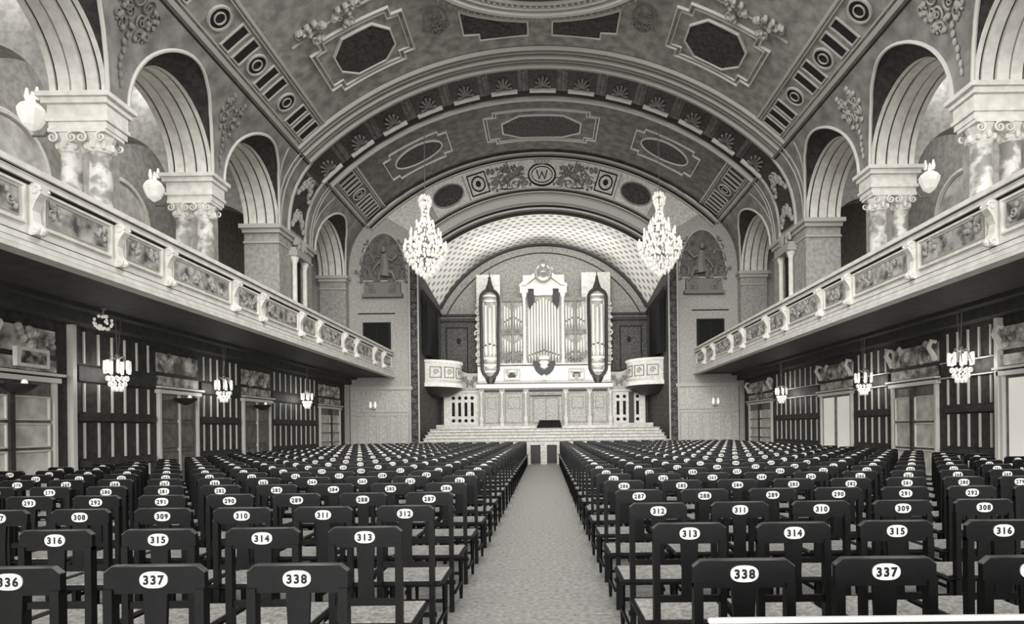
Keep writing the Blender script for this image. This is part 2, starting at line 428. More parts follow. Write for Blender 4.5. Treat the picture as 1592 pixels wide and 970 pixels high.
    mb = MB(); mb.box(s * (XW - .3), s * XW, 21.8, 23.1, 7.75, 7.95); mb.box(s * (XW - .2), s * XW, 21.95, 22.95, 7.95, 8.1)
    sp = lambda u, v, h: (s * (XW - .12 - h), u, v); scrollwork(mb, sp, 22.45, 8.2, .8, .5, 4, 3, .04)
    mb.build('capital_block', M_ORN, root)

# ---- paired columns of the arcade
def paired_column(s, yc, lb):
    root = thing('paired_column', (s * 9.7, yc, 4.2), lb, 'column', 'paired columns of the gallery arcades', 'thing')
    mb = MB()
    mb.box(s * 8.93, s * 10.45, yc - .46, yc + .46, ZSP - .1, ZSP); mb.box(s * 9.0, s * 10.38, yc - .40, yc + .40, ZSP - .22, ZSP - .1)
    mb.box(s * 9.05, s * 10.3, yc - .33, yc + .33, ZSP - .5, ZSP - .22); mb.box(s * 9.02, s * 10.33, yc - .36, yc + .36, ZSP - .58, ZSP - .5)
    mb.box(s * 9.06, s * 10.28, yc - .32, yc + .32, ZSP - .72, ZSP - .58)
    mb.build('entablature', M_STUCCO, root)
    mb = MB(); mb.box(s * 9.2, s * 10.2, yc - .05, yc + .25, 4.2, ZSP - .72); mb.build('backing_pilaster', M_GALW, root)
    for xx in (9.38, 9.98):
        MB().lathe([(.30, 0), (.30, .12), (.27, .2), (.235, .28), (.23, 1.8), (.20, 3.15), (.23, 3.2)], (s * xx, yc - .05, 4.2), 20).build('shaft', M_SHAFT, root, True)
        mb = MB(); mb.lathe([(.2, 0), (.24, .1), (.2, .16), (.27, .32), (.3, .42)], (s * xx, yc - .05, 7.38), 14)
        mb.box(s * (xx - .3), s * (xx + .3), yc - .35, yc + .25, 7.76, 7.84)
        for sx in (-1, 1):
            for yf in (-.34, .24):
                fn = lambda u, v, h: (s * (xx + u), yc + yf - (h if yf < 0 else -h), 7.65 + v)
                spiral(mb, fn, sx * .2, 0, .11, 1.57, 1.5, sx, .028, .0)
        for g in range(8):
            mb.blob((s * xx + .24 * cos(g * PI / 4), yc - .05 + .24 * sin(g * PI / 4), 7.52), .06, .06, .09, 5)
        mb.build('capital', M_STUCCO, root)
    return root
for s in (-1, 1):
    for yc, wd in ((9.1, 'nearest the camera'), (13.08, 'second from the camera'), (17.1, 'third from the camera')):
        paired_column(s, yc, 'marbled paired column in the %s-hand gallery arcade, %s' % (side_name(s), wd))
        # glass sconce on the flank of the capital
        root = thing('gallery_sconce', (s * 10.62, yc - .2, 7.8), 'glowing glass sconce beside the %s-hand column capital %s' % (side_name(s), wd), 'wall lamp', 'gallery sconces')
        MB().lathe([(.03, 0), (.16, .1), (.25, .3), (.27, .4), (.2, .52), (.12, .58)], (s * 10.72, yc - .2, 7.86), 9).build('glass_bowl', M_OPAL, root)
        mb = MB()
        for g in (-.1, .02, .12): mb.lathe([(.03, 0), (.055, .08), (.02, .26)], (s * 10.72 + g, yc - .2, 8.4 + abs(g)), 8)
        mb.build('flame_bulbs', M_OPAL, root, True)
        mb = MB(); mb.tube([(s * 10.3, yc - .2, 8.0), (s * 10.45, yc - .2, 7.75), (s * 10.7, yc - .2, 7.75)], .03, 6); mb.build('bracket', M_BRASS, root, True)

# ---- spandrel ornaments between arches
def spmap(s):
    def fn(u, v, h): return (s * (px(v) - h), u, v)
    return fn
for s in (-1, 1):
    for k, (yc, zc) in enumerate(((9.1, 10.1), (13.1, 10.1), (17.1, 10.1))):
        mb = MB(); fn = spmap(s)
        scrollwork(mb, fn, yc, zc + .28, .95, .7, 6, 11 + k, .03, .03)
        for q in range(7): mb.blob(fn(yc + random.uniform(-.06, .06), zc - .1 - .17 * q, .04), .04, .07 - .006 * q, .09, 6)
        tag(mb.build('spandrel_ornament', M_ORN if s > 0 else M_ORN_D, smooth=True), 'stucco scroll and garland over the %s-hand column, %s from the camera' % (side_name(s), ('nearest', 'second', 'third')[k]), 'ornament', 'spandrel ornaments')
    mb = MB(); fn = spmap(s)
    for yy in (20.9, 21.15, 23.75, 23.95): mb.ribbon(fn, [(yy, ZSP + .05), (yy, ZTOP - .05)], .06, .03, False)
    for yy in (20.2, 24.6):
        mb.ribbon(fn, [(20.95 if yy < 22 else 23.9, 9.3), (yy, 10.85)], .05, .03, False)
    tag(mb.build('trim_%d' % (3 if s < 0 else 4), M_LINE2), 'thin mouldings rising beside the rib on the %s-hand spandrel' % side_name(s), 'moulding', kind='structure')

# ---- vault decoration
mb = MB()
for s in (-1, 1):
    for deg, wd in ((43.6, .14), (37.8, .09), (38.3, .04), (42.9, .05)):
        mb.ribbon(vault, [(s * UA(deg), YN), (s * UA(deg), 20.5)], wd, .05, False, sub=3)
        mb.ribbon(vault, [(s * UA(deg), 23.7), (s * UA(deg), YE)], wd, .05, False, sub=3)
tag(mb.build('trim_5', M_LINE2), 'long mouldings bordering the barrel vault along both sides', 'moulding', kind='structure')
mb = MB()
for s in (-1, 1): mb.ribbon(vault, [(s * UA(44.3), YN), (s * UA(44.3), YE)], .06, .03, False, sub=3)
tag(mb.build('trim_6', M_GROOVE), 'dark line under the vault border along both sides', 'moulding', kind='structure')
for s in (-1, 1):
    for nm, yl, md in (('nearest', [9.0, 9.5, 10.7, 11.2, 12.6, 13.1, 13.7], [10.1, 11.9, 14.75]), ('middle', [15.5, 16.05, 17.25, 17.8, 19.3, 19.8, 20.3], [16.65, 18.55]), ('farthest', [24.1, 24.45, 24.8, 25.15, 26.5, 26.85, 27.2, 27.55, 27.9], [25.8])):
        root = thing('vault_border', (s * VR * sin(R_(40.5)), yl[0], VZ + VR * cos(R_(40.5))), 'painted border of dark bars and roundels on %s-hand vault edge, %s stretch' % (side_name(s), nm), 'ornament', 'vault borders')
        for y in yl:
            mb = MB(); hw = .13 if y < 21 else .09
            fn = lambda u, v, h: vault(s * u, v, h)
            mb.grid(lambda u, v: vault(s * u, v, .02), [UA(39.0), UA(40.6), UA(42.3)], [y - hw, y + hw]); mb.build('bar_field', M_GROOVE, root)
            mb = MB(); mb.ribbon(fn, rect(UA(38.8), UA(42.5), y - hw - .04, y + hw + .04), .05, .045); mb.build('bar_frame', M_LINE2, root)
        for y in md:
            mb = MB(); fn = lambda u, v, h: vault(s * u, v, h); rr = .3
            mb.prism(ellipse(UA(40.6), y, rr * .9, rr * .9, 20), fn, .0, .02, 0)
            mb.ribbon(fn, ellipse(UA(40.6), y, rr, rr, 24), .07, .05, mi=1)
            mb.ribbon(fn, ellipse(UA(40.6), y, rr * .5, rr * .5, 16), .04, .05, mi=1)
            mb.build('roundel', [M_GROOVE, M_LINE2], root)

def painted_field(name, outer, inner, lb, dark=M_DARKP, extra=None, lw=.05, line=M_LINE, ground=None):
    root = thing(name, vault(*[sum(p[i] for p in inner) / len(inner) for i in (0, 1)]), lb, 'painted panel', 'framed fields on the vault')
    MB().prism(inner, vault, .005, .03).build('dark_field', dark, root)
    MB().ribbon(vault, inner, lw * 1.3, .07).build('inner_frame', line, root)
    mb = MB(); mb.ribbon(vault, outer, lw, .07)
    if extra: mb.ribbon(vault, extra, lw * .7, .05)
    mb.build('outer_frame', line, root)
    if ground:
        MB().prism(outer, vault, .0, .012).build('ground', ground, root)
    return root
for s in (-1, 1):
    a, b = UA(22.2) , UA(31.2)
    u0, u1 = (a, b) if s > 0 else (-b, -a)
    A, B = (UA(19.7), UA(34.0)) if s > 0 else (-UA(34.0), -UA(19.7))
    painted_field('octagon_field', eared(A, B, 17.35, 19.72, .35, .3), chamfered(u0, u1, 17.7, 19.4, .45, .5), 'dark octagonal painted field in stepped frame, %s-hand side of the near vault' % side_name(s),
                  extra=eared(A + .14, B - .14, 17.49, 19.58, .35, .3))
    u0, u1 = (UA(1.9), UA(11.9)) if s > 0 else (-UA(11.9), -UA(1.9))
    def ringy(u): return 15.27 + math.sqrt(3.98 ** 2 - min(u * u, 15)) + .0
    us = [u0 + (u1 - u0) * i / 8 for i in range(9)]
    top = [(u, ringy(u)) for u in us]; notch = .5
    if s > 0: low = [(u1, 19.5), (u1 - notch, 19.6), (u1 - notch, 19.9), (u0, 19.9)]
    else: low = [(u1, 19.9), (u0 + notch, 19.9), (u0 + notch, 19.6), (u0, 19.5)]
    poly = top + low
    root = thing('spandrel_field', vault((u0 + u1) / 2, 19.5), 'dark curved-top painted field beside the ceiling ring, %s-hand one' % side_name(s), 'painted panel', 'framed fields on the vault')
    MB().prism(poly, vault, .005, .03).build('dark_field', M_DARKP, root); MB().ribbon(vault, poly, .06, .07).build('frame', M_LINE, root)
    # medallion
    um = s * UA(15.5); mb = MB()
    mb.ribbon(vault, ellipse(um, 18.55, .36, .6, 20), .06, .04); scrollwork(mb, vault, um, 18.55, .6, 1.2, 5, 5, .02, .03)
    tag(mb.build('vault_medallion', M_ORN_D), 'dim oval stucco medallion between octagon and ceiling ring, %s-hand' % side_name(s), 'ornament', 'vault medallions')
    # sculptural ornament above octagon
    mb = MB(); scrollwork(mb, vault, s * UA(29.5), 16.95, 2.2, .6, 8, 8, .04, .05); mb.ribbon(vault, [(s * UA(35.5), 17.0), (s * UA(20), 16.8)], .05, .05, False)
    tag(mb.build('vault_garland', M_ORN, smooth=True), 'stucco garland on the camera side of the %s-hand octagon field' % side_name(s), 'ornament', 'vault garlands')
    # corner rosettes
    a, b = UA(26), .0
    A, B = (UA(19.2), UA(33.1)) if s > 0 else (-UA(33.1), -UA(19.2))
    painted_field('oval_field', eared(A, B, 24.7, 26.9, .35, .28), ellipse(s * UA(26), 25.75, UA(5.2), .72, 32), 'dark oval painted field in stepped frame, %s-hand side of the far vault' % side_name(s), lw=.045)
painted_field('central_field', eared(-UA(11.5), UA(11.5), 24.5, 27.1, .4, .3), chamfered(-UA(8), UA(8), 24.98, 26.8, .75, .5), 'long dark octagonal painted field in the centre of the far vault',
              extra=[(-UA(10.2), 24.9), (-UA(10.2), 26.75)] and eared(-UA(10.9), UA(10.9), 24.62, 26.98, .4, .3), lw=.045)
root = thing('ceiling_ring', vault(0, 15.3), 'great beaded stucco ring at the crown of the near vault', 'ceiling ring')
for rr, wd, h in ((3.6, .16, .16), (3.38, .05, .12), (3.15, .1, .1)):
    MB().ribbon(vault, ellipse(0, 15.27, rr, rr, 72), wd, h, sub=9).build('ring_moulding', M_LINE, root)
mb = MB()
for i in range(110):
    g = 2 * PI * i / 110; mb.blob(vault(3.27 * cos(g), 15.27 + 3.27 * sin(g), .06), .05, .05, .05, 5)
    mb.blob(vault(3.86 * cos(g), 15.27 + 3.86 * sin(g), .04), .035, .035, .035, 5)
mb.build('beading', M_LINE, root); root.children[-1]['kind'] = 'stuff'
MB().prism(ellipse(0, 15.27, 3.1, 3.1, 48), vault, .01, .03).build('inner_field', M_VB, root)

# rib band
mb = MB()
for y, wd, h in ((20.56, .07, .12), (20.78, .04, .1), (21.02, .07, .14), (21.26, .04, .1), (21.5, .08, .16), (21.68, .04, .1), (23.67, .08, .16)):
    mb.ribbon(vault, [(-UA(43.8), y), (UA(43.8), y)], wd, h, False, sub=.45)
tag(mb.build('trim_7', M_LINE2), 'parallel light mouldings edging the coffered rib', 'moulding', kind='structure')
mb = MB(); mb.ribbon(vault, [(-UA(43.8), 23.4), (UA(43.8), 23.4)], .34, .02, False, sub=.45); [mb.ribbon(vault, [(-UA(43.8), q), (UA(43.8), q)], .09, .02, False, sub=.45) for q in (20.67, 20.9, 21.38, 21.6)]
mb.ribbon(vault, [(-UA(43.8), 21.16), (UA(43.8), 21.16)], .07, .02, False, sub=.45)
tag(mb.build('trim_8', M_GROOVE), 'dark bands of the coffered rib', 'moulding', kind='structure')
for k in range(-6, 7):
    uc = UA(7.05 * k + .35)
    if abs(k) == 6: uc = UA(6.0 * k)* 1.17
    if abs(uc) > UA(43): continue
    root = thing('rib_coffer', vault(uc, 22.5), 'square coffer with a shell relief, %s along the vault rib' % ('at the very crown' if k == 0 else '%s place %s of the crown' % (('first', 'second', 'third', 'fourth', 'fifth', 'sixth')[abs(k) - 1], 'left' if k < 0 else 'right')), 'coffer', 'coffers of the vault rib')
    mb = MB(); mb.grid(lambda u, v: vault(u, v, .01), [uc - .55, uc, uc + .55], [21.8, 23.1]); mb.build('ground', M_DARKP, root)
    mb = MB(); mb.ribbon(vault, [(uc - .5, 23.13), (uc + .5, 23.13)], .14, .12, False); mb.build('sill', M_LINE, root)
    mb = MB(); 
    for q in range(7):
        g = PI * q / 6; mb.tube([vault(uc + .05 * cos(g), 22.85 - .05 * sin(g), .05), vault(uc + .3 * cos(g), 22.85 - .62 * sin(g), .06)], .03, 5, r1=.055)
    mb.build('shell', M_ORN_D, root, True)
    mb = MB(); mb.ribbon(vault, [(uc - .7, 21.8), (uc - .7, 23.1)], .16, .08, False); mb.build('divider', M_RIB, root)
# rib continuing down the spandrel to the pier
for s in (-1, 1):
    fn = spmap(s)
    root = thing('rib_springer', (s * XW, 22.4, ZSP), 'foot of the vault rib with two relief coffers over the %s-hand pier' % side_name(s), 'rib', 'rib feet')
    mb = MB(); mb.ribbon(fn, [(21.75, ZSP + .02), (21.75, ZTOP)], .1, .08, False); mb.ribbon(fn, [(23.2, ZSP + .02), (23.2, ZTOP)], .1, .08, False); mb.build('edge_moulding', M_LINE2, root)
    mb = MB(); mb.grid(lambda y, z: fn(y, z, .02), [21.85, 23.1], [ZSP + .2, 9.2, 9.7, 10.2, 10.6, ZTOP]); mb.build('ground', M_DARKP, root)
    for zc in (9.15, 10.3):
        mb = MB(); scrollwork(mb, fn, 22.45, zc, .8, .7, 4, 21, .045, .05); mb.build('relief', M_ORN, root, True)

# ================================================================== FRONT WALL (proscenium)
def arc(cz, R):           # crown height, radius -> function of x giving z
    return lambda x: cz - R + math.sqrt(max(0.0, R * R - x * x))
HW = 5.8                  # half width of the stage opening
A_in = arc(11.43, 8.13)
zi = A_in(HW)
fr = MB()
def outer_z(x):
    x = abs(x)
    if x <= VR * sin(TH): return VZ + math.sqrt(VR * VR - x * x)
    zs = ZTOP
    for (x0, z0), (x1, z1) in zip(PROF, PROF[1:]):
        if x1 <= x <= x0: return z1 + (z0 - z1) * (x1 - x) / (x1 - x0) if x0 != x1 else z0
    return ZSP
N = 60
xs = [-HW * cos(PI * i / N) for i in range(N + 1)]
fr.grid(lambda x, t: (x, YE, A_in(x) * (1 - t) + outer_z(x) * t), xs, [0, 1])
for s in (-1, 1):
    xs2 = [HW, 6.5, 7.3, 8.0, VR * sin(TH), 8.62, 8.86, 8.98, 9.04, 9.06]
    fr.grid(lambda x, t: (s * x, YE, outer_z(x) * t), xs2, [0, 1])
    fr.box(s * 9.04, s * (XG + .2), YE, YE + .1, 0, 11.3)
tag(fr.build('wall_front', M_WALLF), 'painted front wall around the great stage arch', 'wall', kind='structure')
fw = lambda u, v, h: (u, YE - h, v)
def arcpath(cz, R, xm, n=60): return [(-xm + 2 * xm * i / n, arc(cz, R)(-xm + 2 * xm * i / n)) for i in range(n + 1)]
def arcband(mb, cz0, R0, cz1, R1, xm, h, mi=0, n=60, xo=None):
    """raised band between two arcs"""
    f0, f1 = arc(cz0, R0), arc(cz1, R1)
    xo = xo or xm; ts = [-1 + 2 * i / n for i in range(n + 1)]
    mb.grid(lambda q, t: (q * (xm + (xo - xm) * t), YE - h, f0(q * xm) * (1 - t) + f1(q * xo) * t), ts, [0, 1], mi)
    mb.grid(lambda q, t: (q * xm, YE - h * t, f0(q * xm)), ts, [0, 1], mi); mb.grid(lambda q, t: (q * xo, YE - h * t, f1(q * xo)), ts, [0, 1], mi)
mb = MB(); arcband(mb, 12.55, 8.9, 14.05, 11.3, 5.75, .03, xo=7.3)
tag(mb.build('trim_20', M_FRIEZE), 'painted frieze band curving over the stage arch', 'frieze', kind='structure')
root = thing('stage_archivolt', (0, YE, zi), 'stepped concentric mouldings framing the stage arch', 'arch moulding')
mb = MB()
for cz, R, wd, h, mi in ((11.50, 8.20, .14, .14, 1), (11.66, 8.34, .10, .2, 0), (11.80, 8.44, .10, .10, 1), (12.12, 8.66, .42, .10, 0), (12.42, 8.8, .08, .18, 0)):
    mb.ribbon(fw, arcpath(cz, R, HW + (cz - 11.43) * .3), wd, h, False, mi=mi, sub=9)
mb.build('inner_mouldings', [M_LINE2, M_GROOVE], root)
mb = MB()
mb.ribbon(fw, arcpath(12.62, 9.1, 6.2), .1, .16, False, sub=9); mb.ribbon(fw, arcpath(14.0, 11.3, 7.9), .08, .12, False, sub=9)
mb.ribbon(fw, arcpath(14.2, 11.65, 8.1), .14, .2, False, sub=9)
mb.build('outer_mouldings', M_LINE2, root)
mb = MB(); mb.ribbon(fw, arcpath(14.1, 11.5, 8.0), .05, .08, False, sub=9); mb.ribbon(fw, arcpath(12.52, 8.95, 6.2), .06, .12, False, sub=9)
mb.build('shadow_lines', M_GROOVE, root)
# frieze contents
fc = lambda x: (arc(12.55, 8.9)(x) + arc(14.05, 11.3)(x)) / 2
zc = fc(0)
root = thing('monogram_cartouche', (0, YE - .05, zc), 'round crowned cartouche with the letter W over the stage arch', 'cartouche')
mb = MB(); mb.prism(ellipse(0, zc - .05, .62, .5, 28), fw, .03, .08); mb.build('disc', M_FRIEZE, root)
mb = MB(); mb.ribbon(fw, ellipse(0, zc - .05, .62, .5, 28), .08, .13); mb.ribbon(fw, ellipse(0, zc - .05, .48, .37, 24), .04, .13)
mb.build('ring', M_GROOVE, root)
mb = MB(); mb.ribbon(fw, [(-.24, zc + .14), (-.13, zc - .26), (0, zc + .06), (.13, zc - .26), (.24, zc + .14)], .07, .14, False, sub=9); mb.build('letter_w', M_GROOVE, root)
mb = MB()
for q in range(-2, 3): mb.tube([fw(q * .12, zc + .46, .08), fw(q * .17, zc + .66, .1)], .03, 5)
mb.ribbon(fw, [(-.3, zc + .45), (.3, zc + .45)], .07, .14, False); mb.blob(fw(0, zc + .7, .1), .05, .05, .06)
mb.build('crown', M_ORN, root)
for s in (-1, 1):
    # heraldic beast: body, neck, head, wing, tail, legs as one relief
    mb = MB(); X0 = s * 1.35; fz = fc(1.35) 
    def B(u, v, r, h=.08): mb.blob(fw(X0 + s * u, fz + v, h), r, .09, r)
    mb.tube([fw(X0 + s * .35, fz - .2, .1), fw(X0 + s * .1, fz - .05, .12), fw(X0 - s * .2, fz + .12, .12), fw(X0 - s * .32, fz + .38, .1)], .17, 8, r1=.09)
    mb.tube([fw(X0 - s * .32, fz + .38, .1), fw(X0 - s * .52, fz + .34, .1)], .09, 6, r1=.05)
    for (a, b) in (((.35, -.2), (.5, -.5)), ((.2, -.15), (.15, -.5)), ((-.15, .0), (-.45, -.12)), ((-.2, .1), (-.55, .1))):
        mb.tube([fw(X0 + s * a[0], fz + a[1], .08), fw(X0 + s * b[0], fz + b[1], .08)], .06, 6, r1=.04)
    for q in range(4): mb.tube([fw(X0 + s * .1, fz + .1, .1), fw(X0 + s * (.3 + .13 * q), fz + .62 - .1 * q, .08)], .05, 6, r1=.03)
    spiral(mb, fw, X0 + s * .62, fz - .1, .2, 0, 1.3, s, .04, .06)
    for g in (.95, 1.15): mb.blob(fw(X0 + s * g, fz + .2, .06), .1, .05, .16)
    scrollwork(mb, fw, X0 + s * .15, fz, 1.7, 1.15, 6, 60, .035, .04)
    tag(mb.build('heraldic_beast', M_REL, smooth=True), 'relief heraldic beast rearing on the %s-hand side of the W cartouche' % side_name(s), 'relief', 'frieze reliefs')
    tag(mb and MB().ribbon(fw, [(X0 + q * .1 - s * .0, fz - .62 + .03 * (q % 2)) for q in range(-6, 7)], .06, .07, False, sub=9).build('scroll_band', M_GROOVE), 'thin dark band under the %s-hand heraldic beast' % side_name(s), 'ornament', 'frieze bands')
    x = s * 2.95; z = fc(x); g = -math.atan2(x, 9.6)
    rot = lambda pts: [(x + u * cos(g) - v * sin(g), z + u * sin(g) + v * cos(g)) for u, v in pts]
    mb = MB(); mb.ribbon(fw, rot(rect(-.42, .42, -.48, .48)), .06, .09, sub=9); mb.ribbon(fw, rot(ellipse(0, 0, .3, .34, 20)), .07, .1, mi=0, sub=9); mb.prism(rot(ellipse(0, 0, .12, .14, 12)), fw, .02, .09)
    tag(mb.build('frieze_rosette', M_GROOVE), 'square frieze compartment with roundel, %s-hand of the heraldic beasts' % side_name(s), 'ornament', 'frieze rosettes')
    x = s * 4.35; z = fc(x) + .02; g = -math.atan2(x, 9.6)
    root = thing('frieze_oval', (x, YE - .04, z), 'dark oval painted medallion low on the %s-hand end of the frieze' % side_name(s), 'painted panel', 'frieze ovals')
    MB().prism(rot(ellipse(0, 0, .72, .46, 24)), fw, .02, .05).build('field', M_DARKP, root); MB().ribbon(fw, rot(ellipse(0, 0, .76, .5, 24)), .06, .1, sub=9).build('frame', M_STUCCO_D, root)
    # radial bars closing the frieze
    mb = MB()
    x = s * 3.5; z = fc(x); g = -math.atan2(x, 9.6); mb.ribbon(fw, rot([(0, -.6), (0, .6)]), .06, .1, False)
    x = s * 5.25; z = fc(x); g = -math.atan2(x, 9.6); mb.ribbon(fw, rot([(0, -.75), (0, .75)]), .3, .1, False)
    tag(mb.build('frieze_divider', M_STUCCO_D), 'radial dividing bars of the %s-hand half of the frieze' % side_name(s), 'moulding', 'frieze dividers')
    # pointed dark triangle + relief figure group in the corner of the wall
    root = thing('corner_relief', (s * 7.4, YE - .05, 8.3), 'seated figure relief under an arched field on the %s-hand front wall' % side_name(s), 'relief', 'front wall reliefs')
    poly = [(s * (7.42 + 1.12 * cos(PI * (1 - i / 16)) ), 8.4 + (2.35 * sin(PI * i / 16)) * (1.0 - .1 * (i / 16))) for i in range(17)]
    MB().prism(poly, fw, .0, .02).build('arched_field', M_RIB, root)
    MB().ribbon(fw, poly, .09, .08, sub=9).build('field_frame', M_LINE2, root)
    mb = MB(); fx = s * 7.35
    mb.tube([fw(fx, 8.6, .12), fw(fx - s * .05, 9.1, .16), fw(fx, 9.6, .14)], .3, 8, r1=.16)                   # draped torso
    mb.blob(fw(fx + s * .03, 9.85, .14), .13, .12, .17, 8)                                                     # head
    mb.tube([fw(fx, 9.5, .15), fw(fx - s * .38, 9.3, .2), fw(fx - s * .6, 9.55, .15)], .08, 6, r1=.05)
    mb.tube([fw(fx, 9.45, .15), fw(fx + s * .35, 9.1, .2), fw(fx + s * .55, 8.8, .15)], .08, 6, r1=.05)
    mb.tube([fw(fx, 8.85, .16), fw(fx - s * .4, 8.75, .22), fw(fx - s * .5, 8.42, .14)], .15, 7, r1=.08)
    mb.tube([fw(fx, 8.8, .16), fw(fx + s * .2, 8.7, .24), fw(fx + s * .25, 8.4, .14)], .15, 7, r1=.08)
    mb.build('seated_figure', M_ORN_D, root, True)
    mb = MB(); scrollwork(mb, fw, s * 7.4, 9.3, 2.0, 1.7, 8, 31, .04, .06); mb.build('foliage', M_ORN_D, root, True)
    mb = MB(); mb.box(s * 6.5, s * 8.35, YE - .3, YE, 7.62, 7.78); mb.box(s * 6.6, s * 8.25, YE - .2, YE, 7.78, 8.3)
    scrollwork(mb, lambda u, v, h: (u, YE - .2 - h, v), s * 7.42, 8.05, 1.3, .5, 5, 41, .035, .03)
    mb.build('bracket_ledge', M_ORN_D, root)
    # dark small window with frame
    root = thing('window_%d' % (11 if s < 0 else 12), (s * 7.75, YE, 5.4), 'small dark square window above the %s-hand gallery end' % side_name(s), 'window', kind='structure')
    MB().box(s * 7.2, s * 8.3, YE - .01, YE + .0, 5.3, 6.4).build('pane', M_VOID, root)
    mb = MB(); mb.ribbon(fw, rect(*sorted((s * 7.15, s * 8.35)), 5.28, 6.45), .1, .06, sub=9); mb.ribbon(fw, [(s * 7.75, 5.3), (s * 7.75, 6.4)], .06, .03, False)
    mb.ribbon(fw, [(s * 6.9, 6.9), (s * 8.6, 6.9)], .06, .04, False)
    mb.build('frame', M_GROOVE, root)
    # dado of the front wall
    root = thing('front_dado', (s * 7.4, YE, 0), 'light panelled dado on the front wall beside the %s-hand stage pier' % side_name(s), 'panelling', 'front wall dados', kind='structure')
    MB().box(s * 6.15, s * 9.0, YE - .06, YE, 0, 3.35).build('panel_ground', M_DADO, root)
    mb = MB(); mb.box(s * 6.1, s * 9.0, YE - .16, YE, 3.35, 3.5); mb.box(s * 6.1, s * 9.0, YE - .11, YE, 2.3, 2.36); mb.build('string_course', M_LINE2, root)
    for xx in (6.5, 7.0, 7.5, 8.0, 8.5): MB().ribbon(lambda u, v, h: (u, YE - .06 - h, v), rect(*sorted((s * (xx - .18), s * (xx + .18))), .7, 2.15), .05, .04, sub=9).build('panel_frame', M_LINE2, root)
    # ornate stage pier
    root = thing('stage_pilaster', (s * 5.95, YE, 0), 'tall narrow ornamented pilaster on the %s-hand edge of the stage opening' % side_name(s), 'pilaster', 'stage pilasters')
    MB().box(s * 5.78, s * 6.22, YE - .12, YE + .5, 0, zi + .2).build('shaft', M_DARKP, root)
    mb = MB()
    for xx in (5.8, 6.2): mb.box(s * (xx - .035), s * (xx + .035), YE - .17, YE - .12, 0, zi + .15)
    mb.build('edge_fillets', M_LINE2, root)
    mb = MB(); pf = lambda u, v, h: (u, YE - .13 - h, v)
    for q in range(26):
        v = 1.0 + q * .31; spiral(mb, pf, s * 6.0 + (.05 if q % 2 else -.05), v, .12, q, 1.2, 1 if q % 2 else -1, .022, .02)
    mb.build('candelabra_relief', M_ORN_D, root, True)

# ================================================================== STAGE
YB = 32.0
A_bk = arc(11.22, 6.06)
HB = 5.4
def loft(t, q):
    g = PI * t; x0 = -HW * cos(g); x1 = -HB * cos(g)
    return ((x0 + (x1 - x0) * q), YE + (YB - YE) * q, A_in(x0) + (A_bk(x1) - A_in(x0)) * q)
me_mb = MB(); NU, NQ = 60, 4
me_mb.grid(loft, [i / NU for i in range(NU + 1)], [j / NQ for j in range(NQ + 1)])
o = me_mb.build('ceiling', M_LATT, smooth=True); tag(o, 'bright lattice-patterned soffit inside the stage arch', 'ceiling', kind='structure')
uvl = o.data.uv_layers.new(name='UVMap')
for poly in o.data.polygons:
    for li in poly.loop_indices:
        vi = o.data.loops[li].vertex_index; i, j = divmod(vi, NQ + 1)
        x = -HW * cos(PI * i / NU); uvl.data[li].uv = (math.asin(x / 8.13) * 8.13, j / NQ * 3.9)
for s in (-1, 1):
    mb = MB(); mb.add([(s * HW, YE, 0), (s * HB, YB, 0), (s * HB, YB, A_bk(HB)), (s * HW, YE, zi)], [(0, 1, 2, 3)])
    tag(mb.build('wall_%s' % side_name(s), M_BACKD), 'dark flank wall inside the %s-hand side of the stage' % side_name(s), 'wall', kind='structure')
    mb = MB(); mb.box(s * 5.45, s * 5.68, 28.7, 31.6, 5.0, 7.4); mb.add([(s * 5.66, 28.6, 7.4), (s * 5.3, 31.8, 7.4), (s * 5.3, 31.8, 7.5), (s * 5.66, 28.6, 8.1)], [(0, 1, 2, 3)])
    tag(mb.build('stage_door_screen', M_VOID), 'dark tall opening screen in the %s-hand flank above the box balcony' % side_name(s), 'screen', 'flank screens')
mb = MB(); xs = [-HB * cos(PI * i / 40) for i in range(41)]
mb.grid(lambda x, t: (x, YB, 7.3 * (1 - t) + A_bk(x) * t), xs, [0, 1], 0); mb.grid(lambda x, t: (x, YB, 7.3 * t), [-HB, HB], [0, 1], 1)
tag(mb.build('wall_back', [M_BACK, M_BACKD]), 'rear wall of the stage behind the organ, pale tympanum over darker lower wall', 'wall', kind='structure')
mb = MB(); bw = lambda u, v, h: (u, YB - h, v)
mb.box(-HB, HB, YB - .16, YB, 7.1, 7.18); mb.box(-HB, HB, YB - .22, YB, 7.38, 7.48)
mb.ribbon(bw, [(x, A_bk(x) - .12) for x in xs], .16, .12, False, sub=9); mb.ribbon(bw, [(x * .95, A_bk(x) - .55) for x in xs], .06, .06, False, sub=9)
tag(mb.build('trim_21', M_ODARK), 'dark cornice and arch moulding on the stage rear wall', 'moulding', kind='structure')
mb = MB()
for s in (-1, 1):
    mb.ribbon(bw, rect(*sorted((s * 4.0, s * 5.1)), 4.4, 6.8), .06, .04, sub=9); mb.blob(bw(s * 4.45, 6.1, .05), .12, .05, .16)
tag(mb.build('trim_22', M_GROOVE), 'faint wall panels either side of the organ case', 'moulding', kind='structure')

